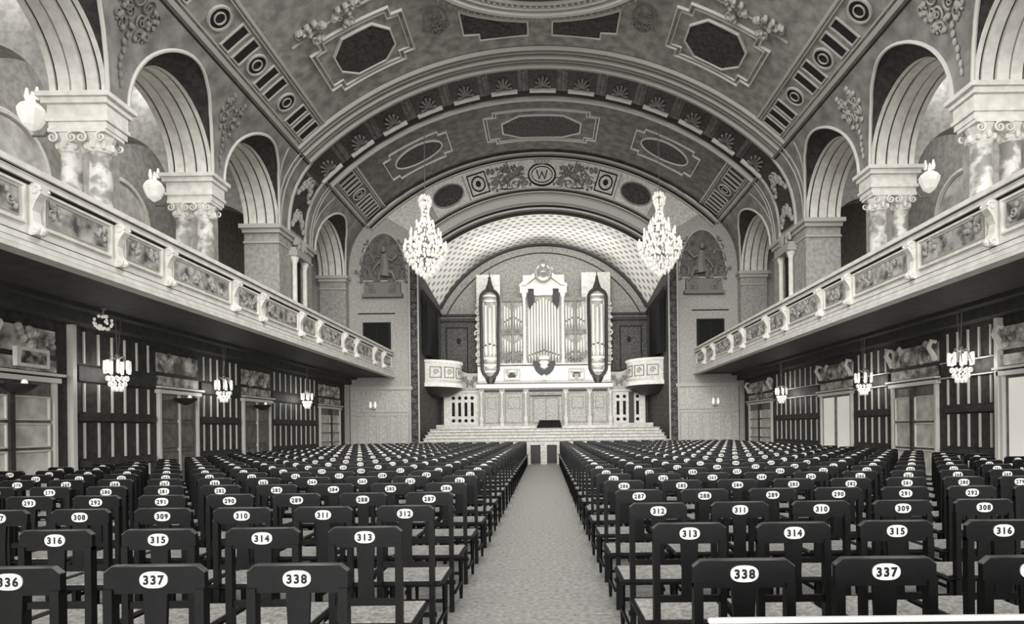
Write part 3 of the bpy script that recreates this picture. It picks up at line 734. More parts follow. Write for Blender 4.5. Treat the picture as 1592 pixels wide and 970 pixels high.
# stage platform with broad choir steps
root = thing('stage_steps', (0, 25.3, 0), 'broad pale choir steps rising from the hall floor to the organ', 'steps')
prof = [(25.3, .82), (26.0, .97), (26.7, 1.1), (27.4, 1.24), (28.0, 1.37), (28.5, 1.5)]
for k, (y, z) in enumerate(prof):
    z0 = 0 if k == 0 else prof[k - 1][1]; ye = 32 if k == 5 else prof[k + 1][0] + .02
    hwid = 5.3 - .0 * k if k < 3 else 5.35
    mb = MB(); mb.box(-hwid, hwid, y, ye, z0 if k else 0, z - .04); mb.box(-hwid - .02, hwid + .02, y - .04, ye, z - .03, z); mb.box(-hwid - .005, hwid + .005, y - .012, ye - .05, z - .05, z - .03, 1); mb.build('step', [M_STEP, M_GROOVE], root)  # thin dark box paints in the shadow under each nosing
# light aisle-end gate set in the platform front
root = thing('podium_gate', (-.05, 25.2, 0), 'low light gate with two dark panels closing the far end of the aisle', 'gate')
for xx in (-.72, -.05, .62): MB().box(xx - .13, xx + .13, 25.12, 25.28, 0, .84).build('post', M_STEP, root)
for xx in (-.385, .285): MB().box(xx - .2, xx + .2, 25.2, 25.27, .04, .8).build('panel', M_ODARK, root)
MB().box(-.87, .77, 25.1, 25.3, .8, .88).build('rail', M_STEP, root)

# side screens with slots, box balconies
for s in (-1, 1):
    x_in, x_out = 3.35, 5.15
    root = thing('slotted_screen', (s * 4.2, 31.3, 1.5), 'pale low screen wall pierced by dark slots on the %s-hand side of the organ' % side_name(s), 'screen', 'slotted screens')
    MB().box(s * x_in, s * x_out, 31.25, 31.45, 1.5, 3.35).build('wall_panel', M_ORGAN, root)
    sl = [3.7, 4.02, 4.34, 4.66] if s < 0 else [3.75, 4.08, 4.75]
    for xx in sl:
        MB().box(s * (xx - .07), s * (xx + .07), 31.22, 31.26, 2.15, 2.85).build('slot', M_VOID, root)
        mb = MB()
        for zz in (1.92, 3.08): mb.prism([(s * xx + .09 * cos(g * PI / 4 + .39), zz + .09 * sin(g * PI / 4 + .39)) for g in range(8)], lambda u, v, h: (u, 31.25 - h, v), 0, .03)
        mb.build('pierced_roundels', M_VOID, root)
    MB().box(s * x_in, s * (x_out + .05), 31.1, 31.5, 3.35, 3.42).build('coping', M_ORGAN, root)
    MB().box(s * x_in, s * (x_out + .35), 30.95, 31.5, 1.5, 1.72).build('plinth', M_STEP, root)
    if s > 0: MB().box(4.3, 4.55, 31.1, 31.24, 1.72, 3.3).build('dark_post', M_ODARK, root)
    # box balcony: quarter drum parapet
    root = thing('box_balcony', (s * 5.7, 30.6, 3.5), 'white curved box balcony beside the %s-hand stage pilaster' % side_name(s), 'balcony', 'box balconies')
    cx, cy = s * 5.75, 30.9
    def drum(r0, r1, z0, z1, m, nm, n=16):
        mb = MB(); a0, a1 = (-PI / 2 - .0, 0.0) if s < 0 else (PI, PI * 1.5)
        mb.lathe([(r0, z0), (r1, z0), (r1, z1), (r0, z1), (r0, z0)], (cx, cy, 0), n, a0=a0, a1=a1, sx=.95); return mb.build(nm, m, root, True)
    drum(1.55, 1.66, 3.75, 4.72, M_ORGAN, 'parapet'); drum(1.5, 1.74, 4.72, 4.84, M_STUCCO, 'hand_rail'); drum(1.5, 1.76, 3.55, 3.75, M_STUCCO, 'base_moulding')
    drum(0.05, 1.5, 3.5, 3.6, M_ODARK, 'deck')
    mb = MB(); a0, a1 = (-PI / 2, 0.0) if s < 0 else (PI, PI * 1.5)
    mb.lathe([(1.7, 0), (1.4, -.22), (.9, -.42), (.1, -.5)], (cx, cy, 3.55), 16, a0=a0, a1=a1, sx=.95); mb.build('underside', M_ODARK, root, True)
    mb = MB()
    for q in range(3):
        g = (-PI / 2 + .35 + q * .45) if s < 0 else (PI * 1.5 - .35 - q * .45)
        def cyl(u, v, h): 
            a = g + u / 1.66; return (cx + (1.67 + h) * .95 * cos(a), cy + (1.67 + h) * sin(a), v)
        mb.ribbon(cyl, rect(-.28, .28, 4.0, 4.5), .04, .03); spiral(mb, cyl, 0, 4.25, .15, 0, 1.4, 1, .02, .02)
    mb.build('relief_panels', M_ORN_D, root)
    root = thing('link_parapet', (s * 3.9, 31.2, 3.4), 'low toned parapet linking the %s-hand box balcony to the organ' % side_name(s), 'parapet', 'link parapets')
    n = 10; mb = MB()
    top = [(3.35 + (4.45 - 3.35) * i / n, 4.35 + .0 * i + (.35 * (max(0, i - 4) / 6) ** 2)) for i in range(n + 1)]
    poly = [(s * a, b) for a, b in top] + [(s * 4.45, 3.42), (s * 3.35, 3.42)]
    mb.prism(poly, lambda u, v, h: (u, 31.3 - h, v), 0, .12); mb.build('panel', M_WALLF, root)
    MB().tube([(s * a, 31.22, b) for a, b in top], .05, 6).build('rail', M_ODARK, root, True)
    mb = MB(); scrollwork(mb, lambda u, v, h: (u, 31.17 - h, v), s * 3.8, 3.9, .6, .5, 3, 5, .03, .01); mb.build('relief', M_ORN_D, root)

# ================================================================== ORGAN
OY = 31.0
def OX(x): return (x - 847) / 30.65
def OZ(y): return 1.45 + (667 - y) / 30.65
organ = thing('pipe_organ', (0, OY, 1.5), 'large pale pipe organ with pedimented centre and two turrets on the stage', 'organ')
of = lambda u, v, h: (u, OY - h, v)
def part(nm, mb, m, smooth=False, parent=organ):
    o = mb.build(nm, m, None, smooth); o.parent = parent
    base = Vector(organ.location) if parent is organ else Vector((0, 0, 0))
    o.location = -Vector(organ.location) if parent is organ else (0, 0, 0)
    return o
L, Rr = OX(744), OX(950)
part('lower_case', MB().box(L, Rr, OY, OY + .9, 1.5, OZ(603)), M_ORGAN2)
part('plinth', MB().box(L - .05, Rr + .05, OY - .25, OY + .9, 1.5, 1.62), M_ORGAN)
cols = [749, 781, 818, 880, 917, 949]
for x in cols:
    part('colonnette', MB().lathe([(.15, 0), (.15, .08), (.11, .14), (.15, .32), (.12, .45), (.075, .55), (.065, 1.6), (.11, 1.66), (.12, 1.72)], (OX(x), OY - .12, 1.62), 10), M_ORGAN, True)
for a, b in zip(cols, cols[1:]):
    u0, u1 = OX(a) + .17, OX(b) - .17
    mb = MB(); mb.ribbon(of, rect(u0, u1, 1.8, OZ(611)), .07, .06, sub=9, mi=0); mb.ribbon(of, [(u0 - .03, OZ(607)), (u1 + .03, OZ(607))], .12, .08, False, mi=1)
    if a == 818:
        mb.ribbon(of, rect(u0 + .2, u1 - .2, 1.8, OZ(618)), .08, .08, sub=9); mb.ribbon(of, [(u0 + .05, OZ(615)), (u1 - .05, OZ(615))], .07, .1, False, mi=1)
        mb.ribbon(of, [((u0 + u1) / 2, 1.85), ((u0 + u1) / 2, OZ(620))], .05, .06, False)
    else: mb.ribbon(of, rect(u0 + .14, u1 - .14, 2.5, OZ(617)), .04, .04, sub=9)
    part('case_panel', mb, [M_STUCCO_D, M_ODARK])
mb = MB(); mb.box(L - .08, Rr + .08, OY - .3, OY + .9, OZ(603), OZ(597)); mb.box(L - .04, Rr + .04, OY - .22, OY + .9, OZ(597), OZ(595.5), 1); part('lower_cornice', mb, [M_ORGAN, M_ODARK])
part('frieze', MB().box(L, Rr, OY - .12, OY + .9, OZ(595.5), OZ(569)), M_ORGAN)
mb = MB(); mb.box(L - .04, Rr + .04, OY - .2, OY + .9, OZ(569), OZ(567.5), 1); mb.box(L - .02, Rr + .02, OY - .16, OY + .9, OZ(567.5), OZ(565)); part('upper_cornice', mb, [M_ORGAN, M_ODARK])
for x in (797, 897):
    mb = MB(); ff = lambda u, v, h: (u, OY - .13 - h, v)
    mb.ribbon(ff, rect(OX(x - 12), OX(x + 12), OZ(591), OZ(575)), .05, .04, sub=9); mb.prism(rect(OX(x - 6), OX(x + 6), OZ(587), OZ(579)), ff, 0, .03, 1)
    scrollwork(mb, ff, OX(x), OZ(583), .6, .35, 3, x, .02, .04); part('frieze_cartouche', mb, [M_STUCCO_D, M_DARKP])
# backboards
for x0, x1, y0, y1 in ((742, 779, 424, 566), (907, 952, 422, 566)): part('turret_backboard', MB().box(OX(x0), OX(x1), OY + .25, OY + .6, OZ(y1), OZ(y0)), M_ORGAN)
for x0, x1 in ((815, 838), (857, 880)): part('pediment_backboard', MB().box(OX(x0), OX(x1), OY + .3, OY + .4, OZ(450), OZ(425)), M_ORGAN)
part('case_body', MB().box(OX(780), OX(914), OY + .3, OY + .9, OZ(566), OZ(463)), M_ORGAN2)
part('centre_body', MB().box(OX(817), OX(877), OY + .25, OY + .9, OZ(566), OZ(449)), M_ORGAN2)
# pipes
def pipe(mb, x, y, z0, z1, r, mouth):
    mb.lathe([(r * .25, z0), (r, z0 + .35), (r, z1 - .01), (r * .8, z1)], (x, y, 0), 10)
    mb.box(x - r * .5, x + r * .5, y - r - .012, y - r * .6, z0 + .42 + mouth, z0 + .50 + mouth, 1)
def pipes(x0, x1, n, zb, zt, fy=0.12, nm='organ_pipes'):
    mb = MB(); wdt = (OX(x1) - OX(x0)) / n
    for i in range(n):
        q = abs(i - (n - 1) / 2) / ((n - 1) / 2)
        pipe(mb, OX(x0) + wdt * (i + .5), OY + fy, zb, zt(q), wdt * .45, 0.0 + .25 * (1 - q))
    return part(nm, mb, [M_PIPE, M_ODARK], True)
pipes(822, 872, 11, OZ(566), lambda q: OZ(462 + 14 * (q)), .1, 'centre_pipes')
pipes(784, 814, 7, OZ(513), lambda q: OZ(474 + 8 * (1 - q)), .2, 'upper_side_pipes'); pipes(784, 814, 7, OZ(566), lambda q: OZ(526 + 8 * (1 - q)), .2, 'lower_side_pipes')
pipes(880, 912, 7, OZ(513), lambda q: OZ(474 + 8 * (1 - q)), .2, 'upper_side_pipes'); pipes(880, 912, 7, OZ(566), lambda q: OZ(526 + 8 * (1 - q)), .2, 'lower_side_pipes')
for x0, x1 in ((782, 815), (879, 913)):
    mb = MB(); mb.box(OX(x0), OX(x1), OY + .02, OY + .3, OZ(519), OZ(512), 0); mb.box(OX(x0), OX(x1), OY + .02, OY + .3, OZ(467), OZ(462), 0)
    mb.box(OX((x0 + x1) / 2) - .035, OX((x0 + x1) / 2) + .035, OY - .02, OY + .2, OZ(566), OZ(465))
    scrollwork(mb, lambda u, v, h: (u, OY + .0 - h, v), OX((x0 + x1) / 2), OZ(555), .9, .6, 5, x0, .025, .02)
    scrollwork(mb, lambda u, v, h: (u, OY + .0 - h, v), OX((x0 + x1) / 2), OZ(515), .9, .2, 3, x0 + 1, .02, .02)
    part('side_tracery', mb, M_ORN_D)
# dark hanging tracery at the top corners of the centre field
for sg, x in ((1, 827), (-1, 866)):
    poly = [(OX(x - 5), OZ(450)), (OX(x + 6), OZ(450)), (OX(x + 6), OZ(468)), (OX(x + (3 if sg < 0 else -2)), OZ(481)), (OX(x - 5), OZ(468))]
    part('corner_tracery', MB().prism(poly, of, -.02, .05), M_ODARK)
for x in (817, 877):
    part('tall_column', MB().lathe([(.14, 0), (.14, .15), (.085, .25), (.075, 2.6), (.07, 3.35), (.13, 3.5), (.15, 3.62)], (OX(x), OY + .02, OZ(566)), 10), M_STUCCO, True)
    part('column_block', MB().box(OX(x) - .2, OX(x) + .2, OY - .15, OY + .3, OZ(455), OZ(449)), M_STUCCO)
mb = MB(); mb.box(OX(811), OX(883), OY - .22, OY + .4, OZ(449), OZ(446)); mb.box(OX(840) - .25, OX(854) + .25, OY - .1, OY + .3, OZ(458), OZ(449)); part('architrave', mb, M_STUCCO)
mb = MB()
for sg in (-1, 1):
    mb.prism([(sg * 1.2, OZ(446)), (sg * 1.2, OZ(443)), (sg * .25, OZ(421)), (sg * .12, OZ(424)), (sg * .9, OZ(444))], of, -.1, .24)
    spiral(mb, of, sg * .3, OZ(421), .16, 0, 1.4, sg, .04, .2)
mb.prism([(-1.0, OZ(446)), (1.0, OZ(446)), (0, OZ(426))], of, -.2, .05)
part('broken_pediment', mb, M_STUCCO)
mb = MB(); mb.prism(ellipse(0, OZ(425), .42, .46, 24), of, 0, .26); part('medallion', mb, M_ORGAN)
mb = MB(); fm = lambda u, v, h: (u, OY - .27 - h, v); mb.ribbon(fm, ellipse(0, OZ(425), .42, .46, 24), .07, .05, sub=9); scrollwork(mb, fm, 0, OZ(425), .6, .7, 5, 77, .03, .02)
for q in range(5): mb.blob(of((q - 2) * .09, OZ(410) + .06 * (2 - abs(q - 2)), .2), .06, .06, .1)
part('medallion_relief', mb, M_ORN_D)
# central corbel (dark crescent with stepped light pendant)
mb = MB()
poly = [(.56 * cos(PI + PI * i / 16), OZ(566) + .72 * sin(PI + PI * i / 16)) for i in range(17)] + [(.3 * cos(2 * PI - PI * i / 16), OZ(566) + .42 * sin(2 * PI - PI * i / 16)) for i in range(17)]
mb.prism([(u, v + .12) for u, v in poly], of, .1, .5); part('corbel_crescent', mb, M_ODARK)
mb = MB()
for k, (r, z) in enumerate(((.3, 560), (.27, 567), (.24, 573), (.16, 578))): mb.lathe([(r, 0), (r * 1.05, .08), (r * .9, .17)], (0, OY - .25, OZ(z)), 12)
mb.blob((0, OY - .5, OZ(587)), .1, .08, .14, 8); part('corbel_pendant', mb, M_STUCCO, True)
# carved wings at the case sides
for sg in (-1, 1):
    mb = MB(); fs_ = lambda u, v, h: (u, OY + .1 - h, v)
    for q in range(9): spiral(mb, fs_, (L if sg < 0 else Rr) + sg * .02, OZ(560 - q * 11), .1 + .05 * ((q * 7) % 3 == 1), q, 1.2, sg, .04, .02)
    part('side_carving', mb, M_STUCCO)
# turrets
for x in (764, 930):
    cxp = OX(x); hw = OX(x + 13.5) - cxp
    pts = []
    zt, zb2 = OZ(452), OZ(588)
    for i in range(13): g = PI * i / 12; pts.append((cxp + hw * cos(g), zt - .42 + .42 * sin(g)))
    for v in (-.9, -2.0, -3.2): pts.append((cxp - hw * (1 if v > -1.5 else .96), zt + v))
    for i in range(1, 8): g = PI + PI * i / 8; pts.append((cxp + hw * cos(g), zb2 + .7 + .7 * sin(g)))
    for v in (-3.2, -2.0, -.9): pts.append((cxp + hw * (1 if v > -1.5 else .96), zt + v))
    tur = bpy.data.objects.new('turret', None); C.objects.link(tur); tur.parent = organ; tur.location = (0, 0, 0)
    def sub(nm, mb, m, smooth=False):
        o = mb.build(nm, m, None, smooth); o.parent = tur; o.location = -Vector(organ.location); return o
    sub('turret_ring', MB().tube([(u, OY - .32, v) for u, v in pts], .085, 8, True), M_ODARK, True)
    mb = MB(); mb.lathe([(.30, OZ(586)), (.36, OZ(580)), (.38, OZ(566)), (.38, OZ(455)), (.3, OZ(450))], (cxp, OY + .1, 0), 16); sub('turret_core', mb, M_ORGAN2, True)
    for q in range(5):
        mb = MB(); g = PI + PI * (q + .5) / 5; pipe(mb, cxp + .36 * cos(g), OY + .05 + .36 * sin(g), OZ(556), OZ(480 - 5 * abs(q - 2)), .1, .2 - .05 * abs(q - 2))
        sub('turret_pipe', mb, [M_PIPE, M_ODARK], True)
    for z in (462, 470, 558, 569, 579):
        mb = MB(); mb.lathe([(.4, 0), (.44, .05), (.4, .1)], (cxp, OY + .05, OZ(z)), 16); sub('turret_band', mb, M_STUCCO, True)
    mb = MB(); mb.lathe([(.28, 0), (.22, .12), (.12, .38), (.06, .62), (.08, .68), (.03, .74), (.02, .95)], (cxp, OY - .15, OZ(453)), 10); sub('finial', mb, M_ODARK, True)
    mb = MB(); mb.lathe([(.06, -.5), (.14, -.35), (.22, -.2), (.3, 0)], (cxp, OY - .15, OZ(586)), 10); sub('turret_corbel', mb, M_ODARK, True)
root = thing('organ_bench', (0.2, 30.2, 1.5), 'low black console bench standing before the centre of the organ', 'bench')
MB().prism([(-.42, 1.5), (.86, 1.5), (.74, 1.86), (-.26, 1.86)], lambda u, v, h: (u, 30.3 - h, v), -.2, .2).build('bench_body', M_VOID, root)
MB().box(-.3, .78, 29.95, 30.55, 1.86, 1.9).build('bench_top', M_ODARK, root)

# ================================================================== GALLERY PARAPETS
CONS = {-1: [4.2, 6.4, 8.49, 10.16, 11.49, 13.95, 15.29, 17.7, 19.1, 21.5, 22.9, 25.3, 26.7, 28.3],
        1: [4.9, 7.2, 9.5, 11.58, 14.0, 15.46, 17.7, 19.2, 21.5, 22.9, 25.3, 26.7, 28.3]}
for s in (-1, 1):
    root = thing('gallery_parapet', (s * XB, 16, ZPAR0), 'long pale panelled parapet along the front of the %s-hand gallery' % side_name(s), 'balcony parapet', 'gallery parapets')
    Y0, Y1 = 3.0, YE
    bf = lambda u, v, h: (s * (XB + .06 - h), u, v)
    MB().box(s * (XB + .06), s * (XB + .16), Y0, Y1, 4.0, 5.0).build('parapet_wall', M_STUCCO, root)
    mb = MB(); mb.box(s * (XB - .06), s * (XB + .26), Y0, Y1, 5.04, 5.12); mb.box(s * (XB - .01), s * (XB + .22), Y0, Y1, 4.93, 5.03); mb.build('top_rail', M_STUCCO, root)
    mb = MB(); mb.box(s * (XB - .08), s * (XB + .17), Y0, Y1, 3.92, 3.985); mb.box(s * (XB - .05), s * (XB + .17), Y0, Y1, 4.0, 4.07); mb.box(s * (XB + .0), s * (XB + .16), Y0, Y1, 4.085, 4.18)
    mb.build('base_mouldings', M_STUCCO, root)
    mb = MB()
    for z0, z1, xx in ((3.982, 4.006, -.045), (4.066, 4.092, -.01), (4.175, 4.205, .03), (5.022, 5.044, -.012), (4.9, 4.934, .03)): mb.box(s * (XB + xx), s * (XB + .17), Y0, Y1, z0, z1)
    mb.build('shadow_fillets', M_GROOVE, root)
    cs = CONS[s]
    for k, y in enumerate(cs[:-1]):
        # scroll console
        mb = MB(); n = 12
        prf = [(.0, 4.2), (.13, 4.22), (.15, 4.3), (.07, 4.4), (.05, 4.55), (.10, 4.68), (.17, 4.78), (.17, 4.88), (.1, 4.92), (0, 4.92)]
        mb.prism([(a, b) for a, b in prf], lambda u, v, h: (s * (XB + .06 - u), y + h, v), -.07, .07)
        for dy in (-.075, .075):
            fn = lambda u, v, h: (s * (XB + .06 - u), y + dy, v); spiral(mb, fn, .1, 4.82, .075, 0, 1.3, 1, .018, 0); spiral(mb, fn, .09, 4.28, .055, 0, 1.3, -1, .016, 0)
        mb.blob((s * (XB - .07), y, 4.26), .05, .06, .06, 8)
        mb.build('scroll_console', M_STUCCO, root)
        a, b = y + .16, cs[k + 1] - .16
        mb = MB(); mb.ribbon(bf, rect(a, b, 4.36, 4.86), .045, .035, sub=9); mb.build('panel_frame', M_STUCCO, root)
        mb = MB(); mb.grid(lambda u, v: bf(u, v, .012), [a + .09, b - .09], [4.44, 4.79]); mb.build('panel_field', mat('parapet_relief', 0.30, 0.7, 0.78, 4.5, 6, sharp=0.3) , root)
        mb = MB(); mb.ribbon(bf, rect(a + .08, b - .08, 4.43, 4.80), .02, .02, sub=9)
        scrollwork(mb, bf, (a + b) / 2, 4.62, (b - a) * .8, .3, 5 if b - a > 1.5 else 3, k, .018, .025); mb.build('panel_relief', M_ORN, root)

# ================================================================== SIDE AISLE WALLS (doors, panelling, lamps)
def wallmap(s): return lambda u, v, h: (s * (XLOW - h), u, v)
DN = [1]
def doorway(s, y0, y1, lb, curtains=False, panes=0, overdoor='relief'):
    fn = wallmap(s); root = thing('door_%d' % DN[0], (s * XLOW, (y0 + y1) / 2, 0), lb, 'door', kind='structure'); DN[0] += 1
    def bx(nm, a, b, z0, z1, h0, h1, m, par=root): return MB().box(s * (XLOW - h0), s * (XLOW - h1), a, b, z0, z1).build(nm, m, par)
    H = 2.42
    bx('leaf_ground', y0, y1, 0, H, 0, .02, M_DOOR)
    c = (y0 + y1) / 2
    if panes:
        for (a, b) in ((y0 + .12, c - .06), (c + .06, y1 - .12)):
            for r in range(panes):
                z0 = .25 + r * (H - .45) / panes; z1 = z0 + (H - .45) / panes - .08
                bx('pane', a, b, z0, z1, .02, .035, M_PANE)
                mb = MB(); mb.ribbon(fn, rect(a, b, z0, z1), .04, .07, sub=9); mb.build('pane_bead', M_STRIP, root)
        bx('centre_post', c - .05, c + .05, 0, H, .02, .12, M_WOOD)
    else:
        for (a, b) in ((y0 + .12, c - .06), (c + .06, y1 - .12)):
            for (z0, z1) in (((.1, 2.36),) if curtains else ((.25, 1.0), (1.1, 1.7), (1.8, 2.25))):
                mb = MB(); mb.grid(lambda u, v: fn(u, v, .03), [a, b], [z0, z1]); mb.build('leaf_panel', M_CURT if curtains else M_DOOR, root)
                if not curtains:
                    mb = MB(); mb.ribbon(fn, rect(a, b, z0, z1), .03, .05, sub=9); mb.build('panel_bead', M_WOODM, root)
        bx('meeting_stile', c - .035, c + .035, 0, H, .02, .07, M_STRIP if not curtains else M_DOOR)
    mb = MB()
    for y in (y0, y1): mb.box(s * XLOW, s * (XLOW - .09), y - .035, y + .035, 0, H + .06)
    mb.build('jambs', M_STRIP, root)
    mb = MB(); mb.box(s * XLOW, s * (XLOW - .12), y0 - .1, y1 + .1, H, H + .09); mb.box(s * XLOW, s * (XLOW - .18), y0 - .14, y1 + .14, H + .12, H + .17); mb.build('lintel', M_STRIP, root)
    mb = MB(); mb.box(s * XLOW, s * (XLOW - .06), y0 - .05, y1 + .05, H + .2, H + .42); mb.build('frieze_board', M_CARVE, root)
    mb = MB(); mb.box(s * XLOW, s * (XLOW - .04), y0 - .05, y1 + .05, H + .52, H + .98, 0)
    scrollwork(mb, lambda u, v, h: fn(u, v, h + .04), c, H + .74, (y1 - y0) * .9, .34, 7, int(y0 * 10), .035, .03); mb.build('overdoor_relief', M_CARVE, root)
    if s > 0:
        for y in (y0, y1):
            mb = MB(); mb.tube([fn(y, H + .98, .05), fn(y, H + 1.0, .16), fn(y, H + .85, .22), fn(y, H + .7, .12), fn(y, H + .55, .06)], .05, 7, r1=.07); mb.build('corner_bracket', M_STUCCO, root, True)
    return root
def panelling(s, y0, y1, n, lb):
    fn = wallmap(s); root = thing('trim_%d' % (30 + DN[0]), (s * XLOW, (y0 + y1) / 2, 0), lb, 'panelling', kind='structure'); DN[0] += 1
    for (z0, z1) in ((0.8, .92), (1.72, 1.86), (2.52, 2.82)): MB().box(s * XLOW, s * (XLOW - .07), y0, y1, z0, z1).build('rail', M_WOOD, root)
    if s > 0: 
        for z in (2.5, 2.84): MB().box(s * XLOW, s * (XLOW - .1), y0, y1, z, z + .025).build('picture_rail', M_STRIP, root)
    for i in range(n):
        y = y0 + (y1 - y0) * (i + .5) / n
        mb = MB()
        for (z0, z1) in ((.5, .76), (.96, 1.68), (1.9, 2.48), (2.88, 3.52)):
            mb.box(s * XLOW, s * (XLOW - .035), y - .018, y + .018, z0, z1)
        mb.build('stile_strip', M_STRIP if True else M_WOODM, root)
    return root
doorway(-1, 9.6, 11.55, 'large glazed double door nearest the camera under the left-hand gallery', panes=4)
doorway(-1, 14.7, 16.3, 'panelled double door behind the second wall lamp under the left-hand gallery')
doorway(-1, 18.8, 20.6, 'panelled double door third from camera under the left-hand gallery')
doorway(-1, 25.2, 27.6, 'light-jambed door nearest the stage under the left-hand gallery', curtains=False, panes=5)
doorway(1, 10.6, 12.3, 'tall doorway at the picture edge under the right-hand gallery', curtains=True)
doorway(1, 14.4, 16.2, 'panelled door with frosted panes under the right-hand gallery', panes=3)
doorway(1, 18.4, 20.4, 'door with two bright white curtains under the right-hand gallery', curtains=True)
doorway(1, 24.9, 27.6, 'dim door nearest the stage under the right-hand gallery', panes=5)
panelling(-1, 12.15, 14.55, 6, 'dark panelling with light vertical strips behind the nearest left-hand wall lamp')
panelling(-1, 16.5, 18.6, 6, 'dark panelling with light strips behind the second left-hand wall lamp')
panelling(-1, 20.8, 24.9, 9, 'dark panelling with light strips towards the stage, left-hand wall')
panelling(1, 12.5, 14.2, 5, 'dark panelling with light vertical strips behind the nearest right-hand lamp')
panelling(1, 16.4, 18.2, 5, 'dark panelling with light strips behind the second right-hand lamp')
panelling(1, 20.6, 24.6, 9, 'dark panelling with light strips towards the stage, right-hand wall')
# light pilaster left of the first panelling; shelf with a framed picture over the first door
for s, y in ((-1, 12.0), (1, 12.42)):
    tag(MB().box(s * XLOW, s * (XLOW - .12), y - .07, y + .03, 0, 3.6).build('trim_%d' % (60 if s < 0 else 61), M_STRIP), 'light vertical wall strip beside the first %s-hand doorway' % side_name(s), 'moulding', kind='structure')
root = thing('framed_picture', (-9.15, 10.95, 2.72), 'small framed picture on the ledge over the nearest glazed door', 'picture')
MB().box(-9.2, -9.12, 10.6, 11.3, 2.66, 3.0).build('frame', M_STUCCO, root); MB().box(-9.12, -9.11, 10.68, 11.22, 2.72, 2.94).build('print', mat('print', .2, .6, .7, 6, 5, sharp=.2), root)

for y, nm in ((10.58, 'the nearest glazed door'), (15.5, 'the second doorway'), (19.7, 'the third doorway')):
    root = thing('door_bowl_lamp', (-9.1, y, 2.2), 'small dark bowl lamp under the lintel of %s on the left wall' % nm, 'lamp', 'door lamps')
    MB().lathe([(.04, 0), (.16, .05), (.26, .14), (.27, .17)], (-9.08, y, 2.16), 12).build('bowl', M_ODARK, root, True)
    MB().blob((-8.98, y, 2.36), .05, .05, .06, 8).build('bulb', M_BULB, root, True)
    MB().tube([(-9.29, y, 2.3), (-9.08, y, 2.33)], .02, 5).build('bracket', M_ODARK, root)
def bulb_light(root, p, power, r=.06):
    d = bpy.data.lights.new('lamp_light', 'POINT'); d.energy = power; d.shadow_soft_size = r
    o = bpy.data.objects.new('lamp_light', d); C.objects.link(o); o.parent = root; o.location = Vector(p) - Vector(root.location)
def pendant(s, y, z, sc_, lb):
    x = s * (XLOW - .45)
    root = thing('glass_chandelier', (x, y, z - .35 * sc_), lb, 'chandelier', 'small chandeliers of the side aisles')
    mb = MB(); mb.tube([(x, y - .05, 3.93), (x, y, z + .4 * sc_)], .012, 5); mb.tube([(x, y + .12, 3.93), (x, y + .02, z + .4 * sc_)], .012, 5); mb.lathe([(.05, 0), (.05, .06), (.02, .1)], (x, y, z + .35 * sc_), 8)
    for i in range(6):
        g = i * PI / 3; mb.tube([(x, y, z + .3 * sc_), (x + .12 * sc_ * cos(g), y + .12 * sc_ * sin(g), z + .38 * sc_), (x + .22 * sc_ * cos(g), y + .22 * sc_ * sin(g), z + .05 * sc_)], .012, 5)
    mb.build('frame', M_BRASS, root)
    for i in range(7):
        g = i * 2 * PI / 7; MB().lathe([(.025 * sc_, 0), (.036 * sc_, .1 * sc_), (.03 * sc_, .27 * sc_)], (x + .22 * sc_ * cos(g), y + .22 * sc_ * sin(g), z + .02 * sc_), 8).build('glass_tube', M_BULB, root, True)
    mb = MB()
    for tier, (r, zz, n) in enumerate(((.18, -.08, 12), (.14, -.2, 10), (.09, -.3, 8))):
        for i in range(n): g = i * 2 * PI / n; mb.blob((x + r * sc_ * cos(g), y + r * sc_ * sin(g), z + zz * sc_), .035 * sc_, .035 * sc_, .055 * sc_, 6)
    o = mb.build('crystal_drops', M_CRY, root)
    bulb_light(root, (x, y, z), 16, .14)
for s in (-1, 1):
    pendant(s, 12.7 if s < 0 else 12.95, 2.68, 1.0, 'small glass chandelier nearest the camera under the %s-hand gallery' % side_name(s))
    pendant(s, 16.9, 2.62, .95, 'small glass chandelier second from camera under the %s-hand gallery' % side_name(s))
    pendant(s, 22.8, 2.62, .9, 'small glass chandelier third from camera under the %s-hand gallery' % side_name(s))
    root = thing('twin_wall_lamp', (s * 7.9, YE - .2, 2.5), 'twin-flame lamp on the front wall dado, %s-hand' % side_name(s), 'wall lamp', 'front wall lamps')
    for q in (-.12, .1): MB().lathe([(.03, 0), (.07, .12), (.03, .3)], (s * 7.9 + q, YE - .25, 2.5), 8).build('flame_glass', M_BULB, root, True)
    MB().tube([(s * 7.9 - .12, YE - .25, 2.5), (s * 7.9, YE - .06, 2.4), (s * 7.9 + .1, YE - .25, 2.5)], .02, 5).build('bracket', M_BRASS, root)
for s, y in ((-1, 12.1),):
    root = thing('crystal_ceiling_lamp', (s * 8.7, y, 3.66), 'small crystal cluster lamp hanging at the cornice above the light wall strip', 'ceiling lamp')
    mb = MB(); rnd = random.Random(4)
    for i in range(26):
        a, b = rnd.uniform(0, 6.28), rnd.uniform(-1, 1); r = .15
        mb.blob((s * 8.7 + r * cos(a) * math.sqrt(1 - b * b), y + r * sin(a) * math.sqrt(1 - b * b), 3.66 + r * b), .03, .03, .035, 5)
    mb.build('crystals', M_CRY, root)['kind'] = 'stuff'; MB().lathe([(.02, 0), (.02, .12), (.07, .16)], (s * 8.7, y, 3.77), 8).build('stem', M_BRASS, root)

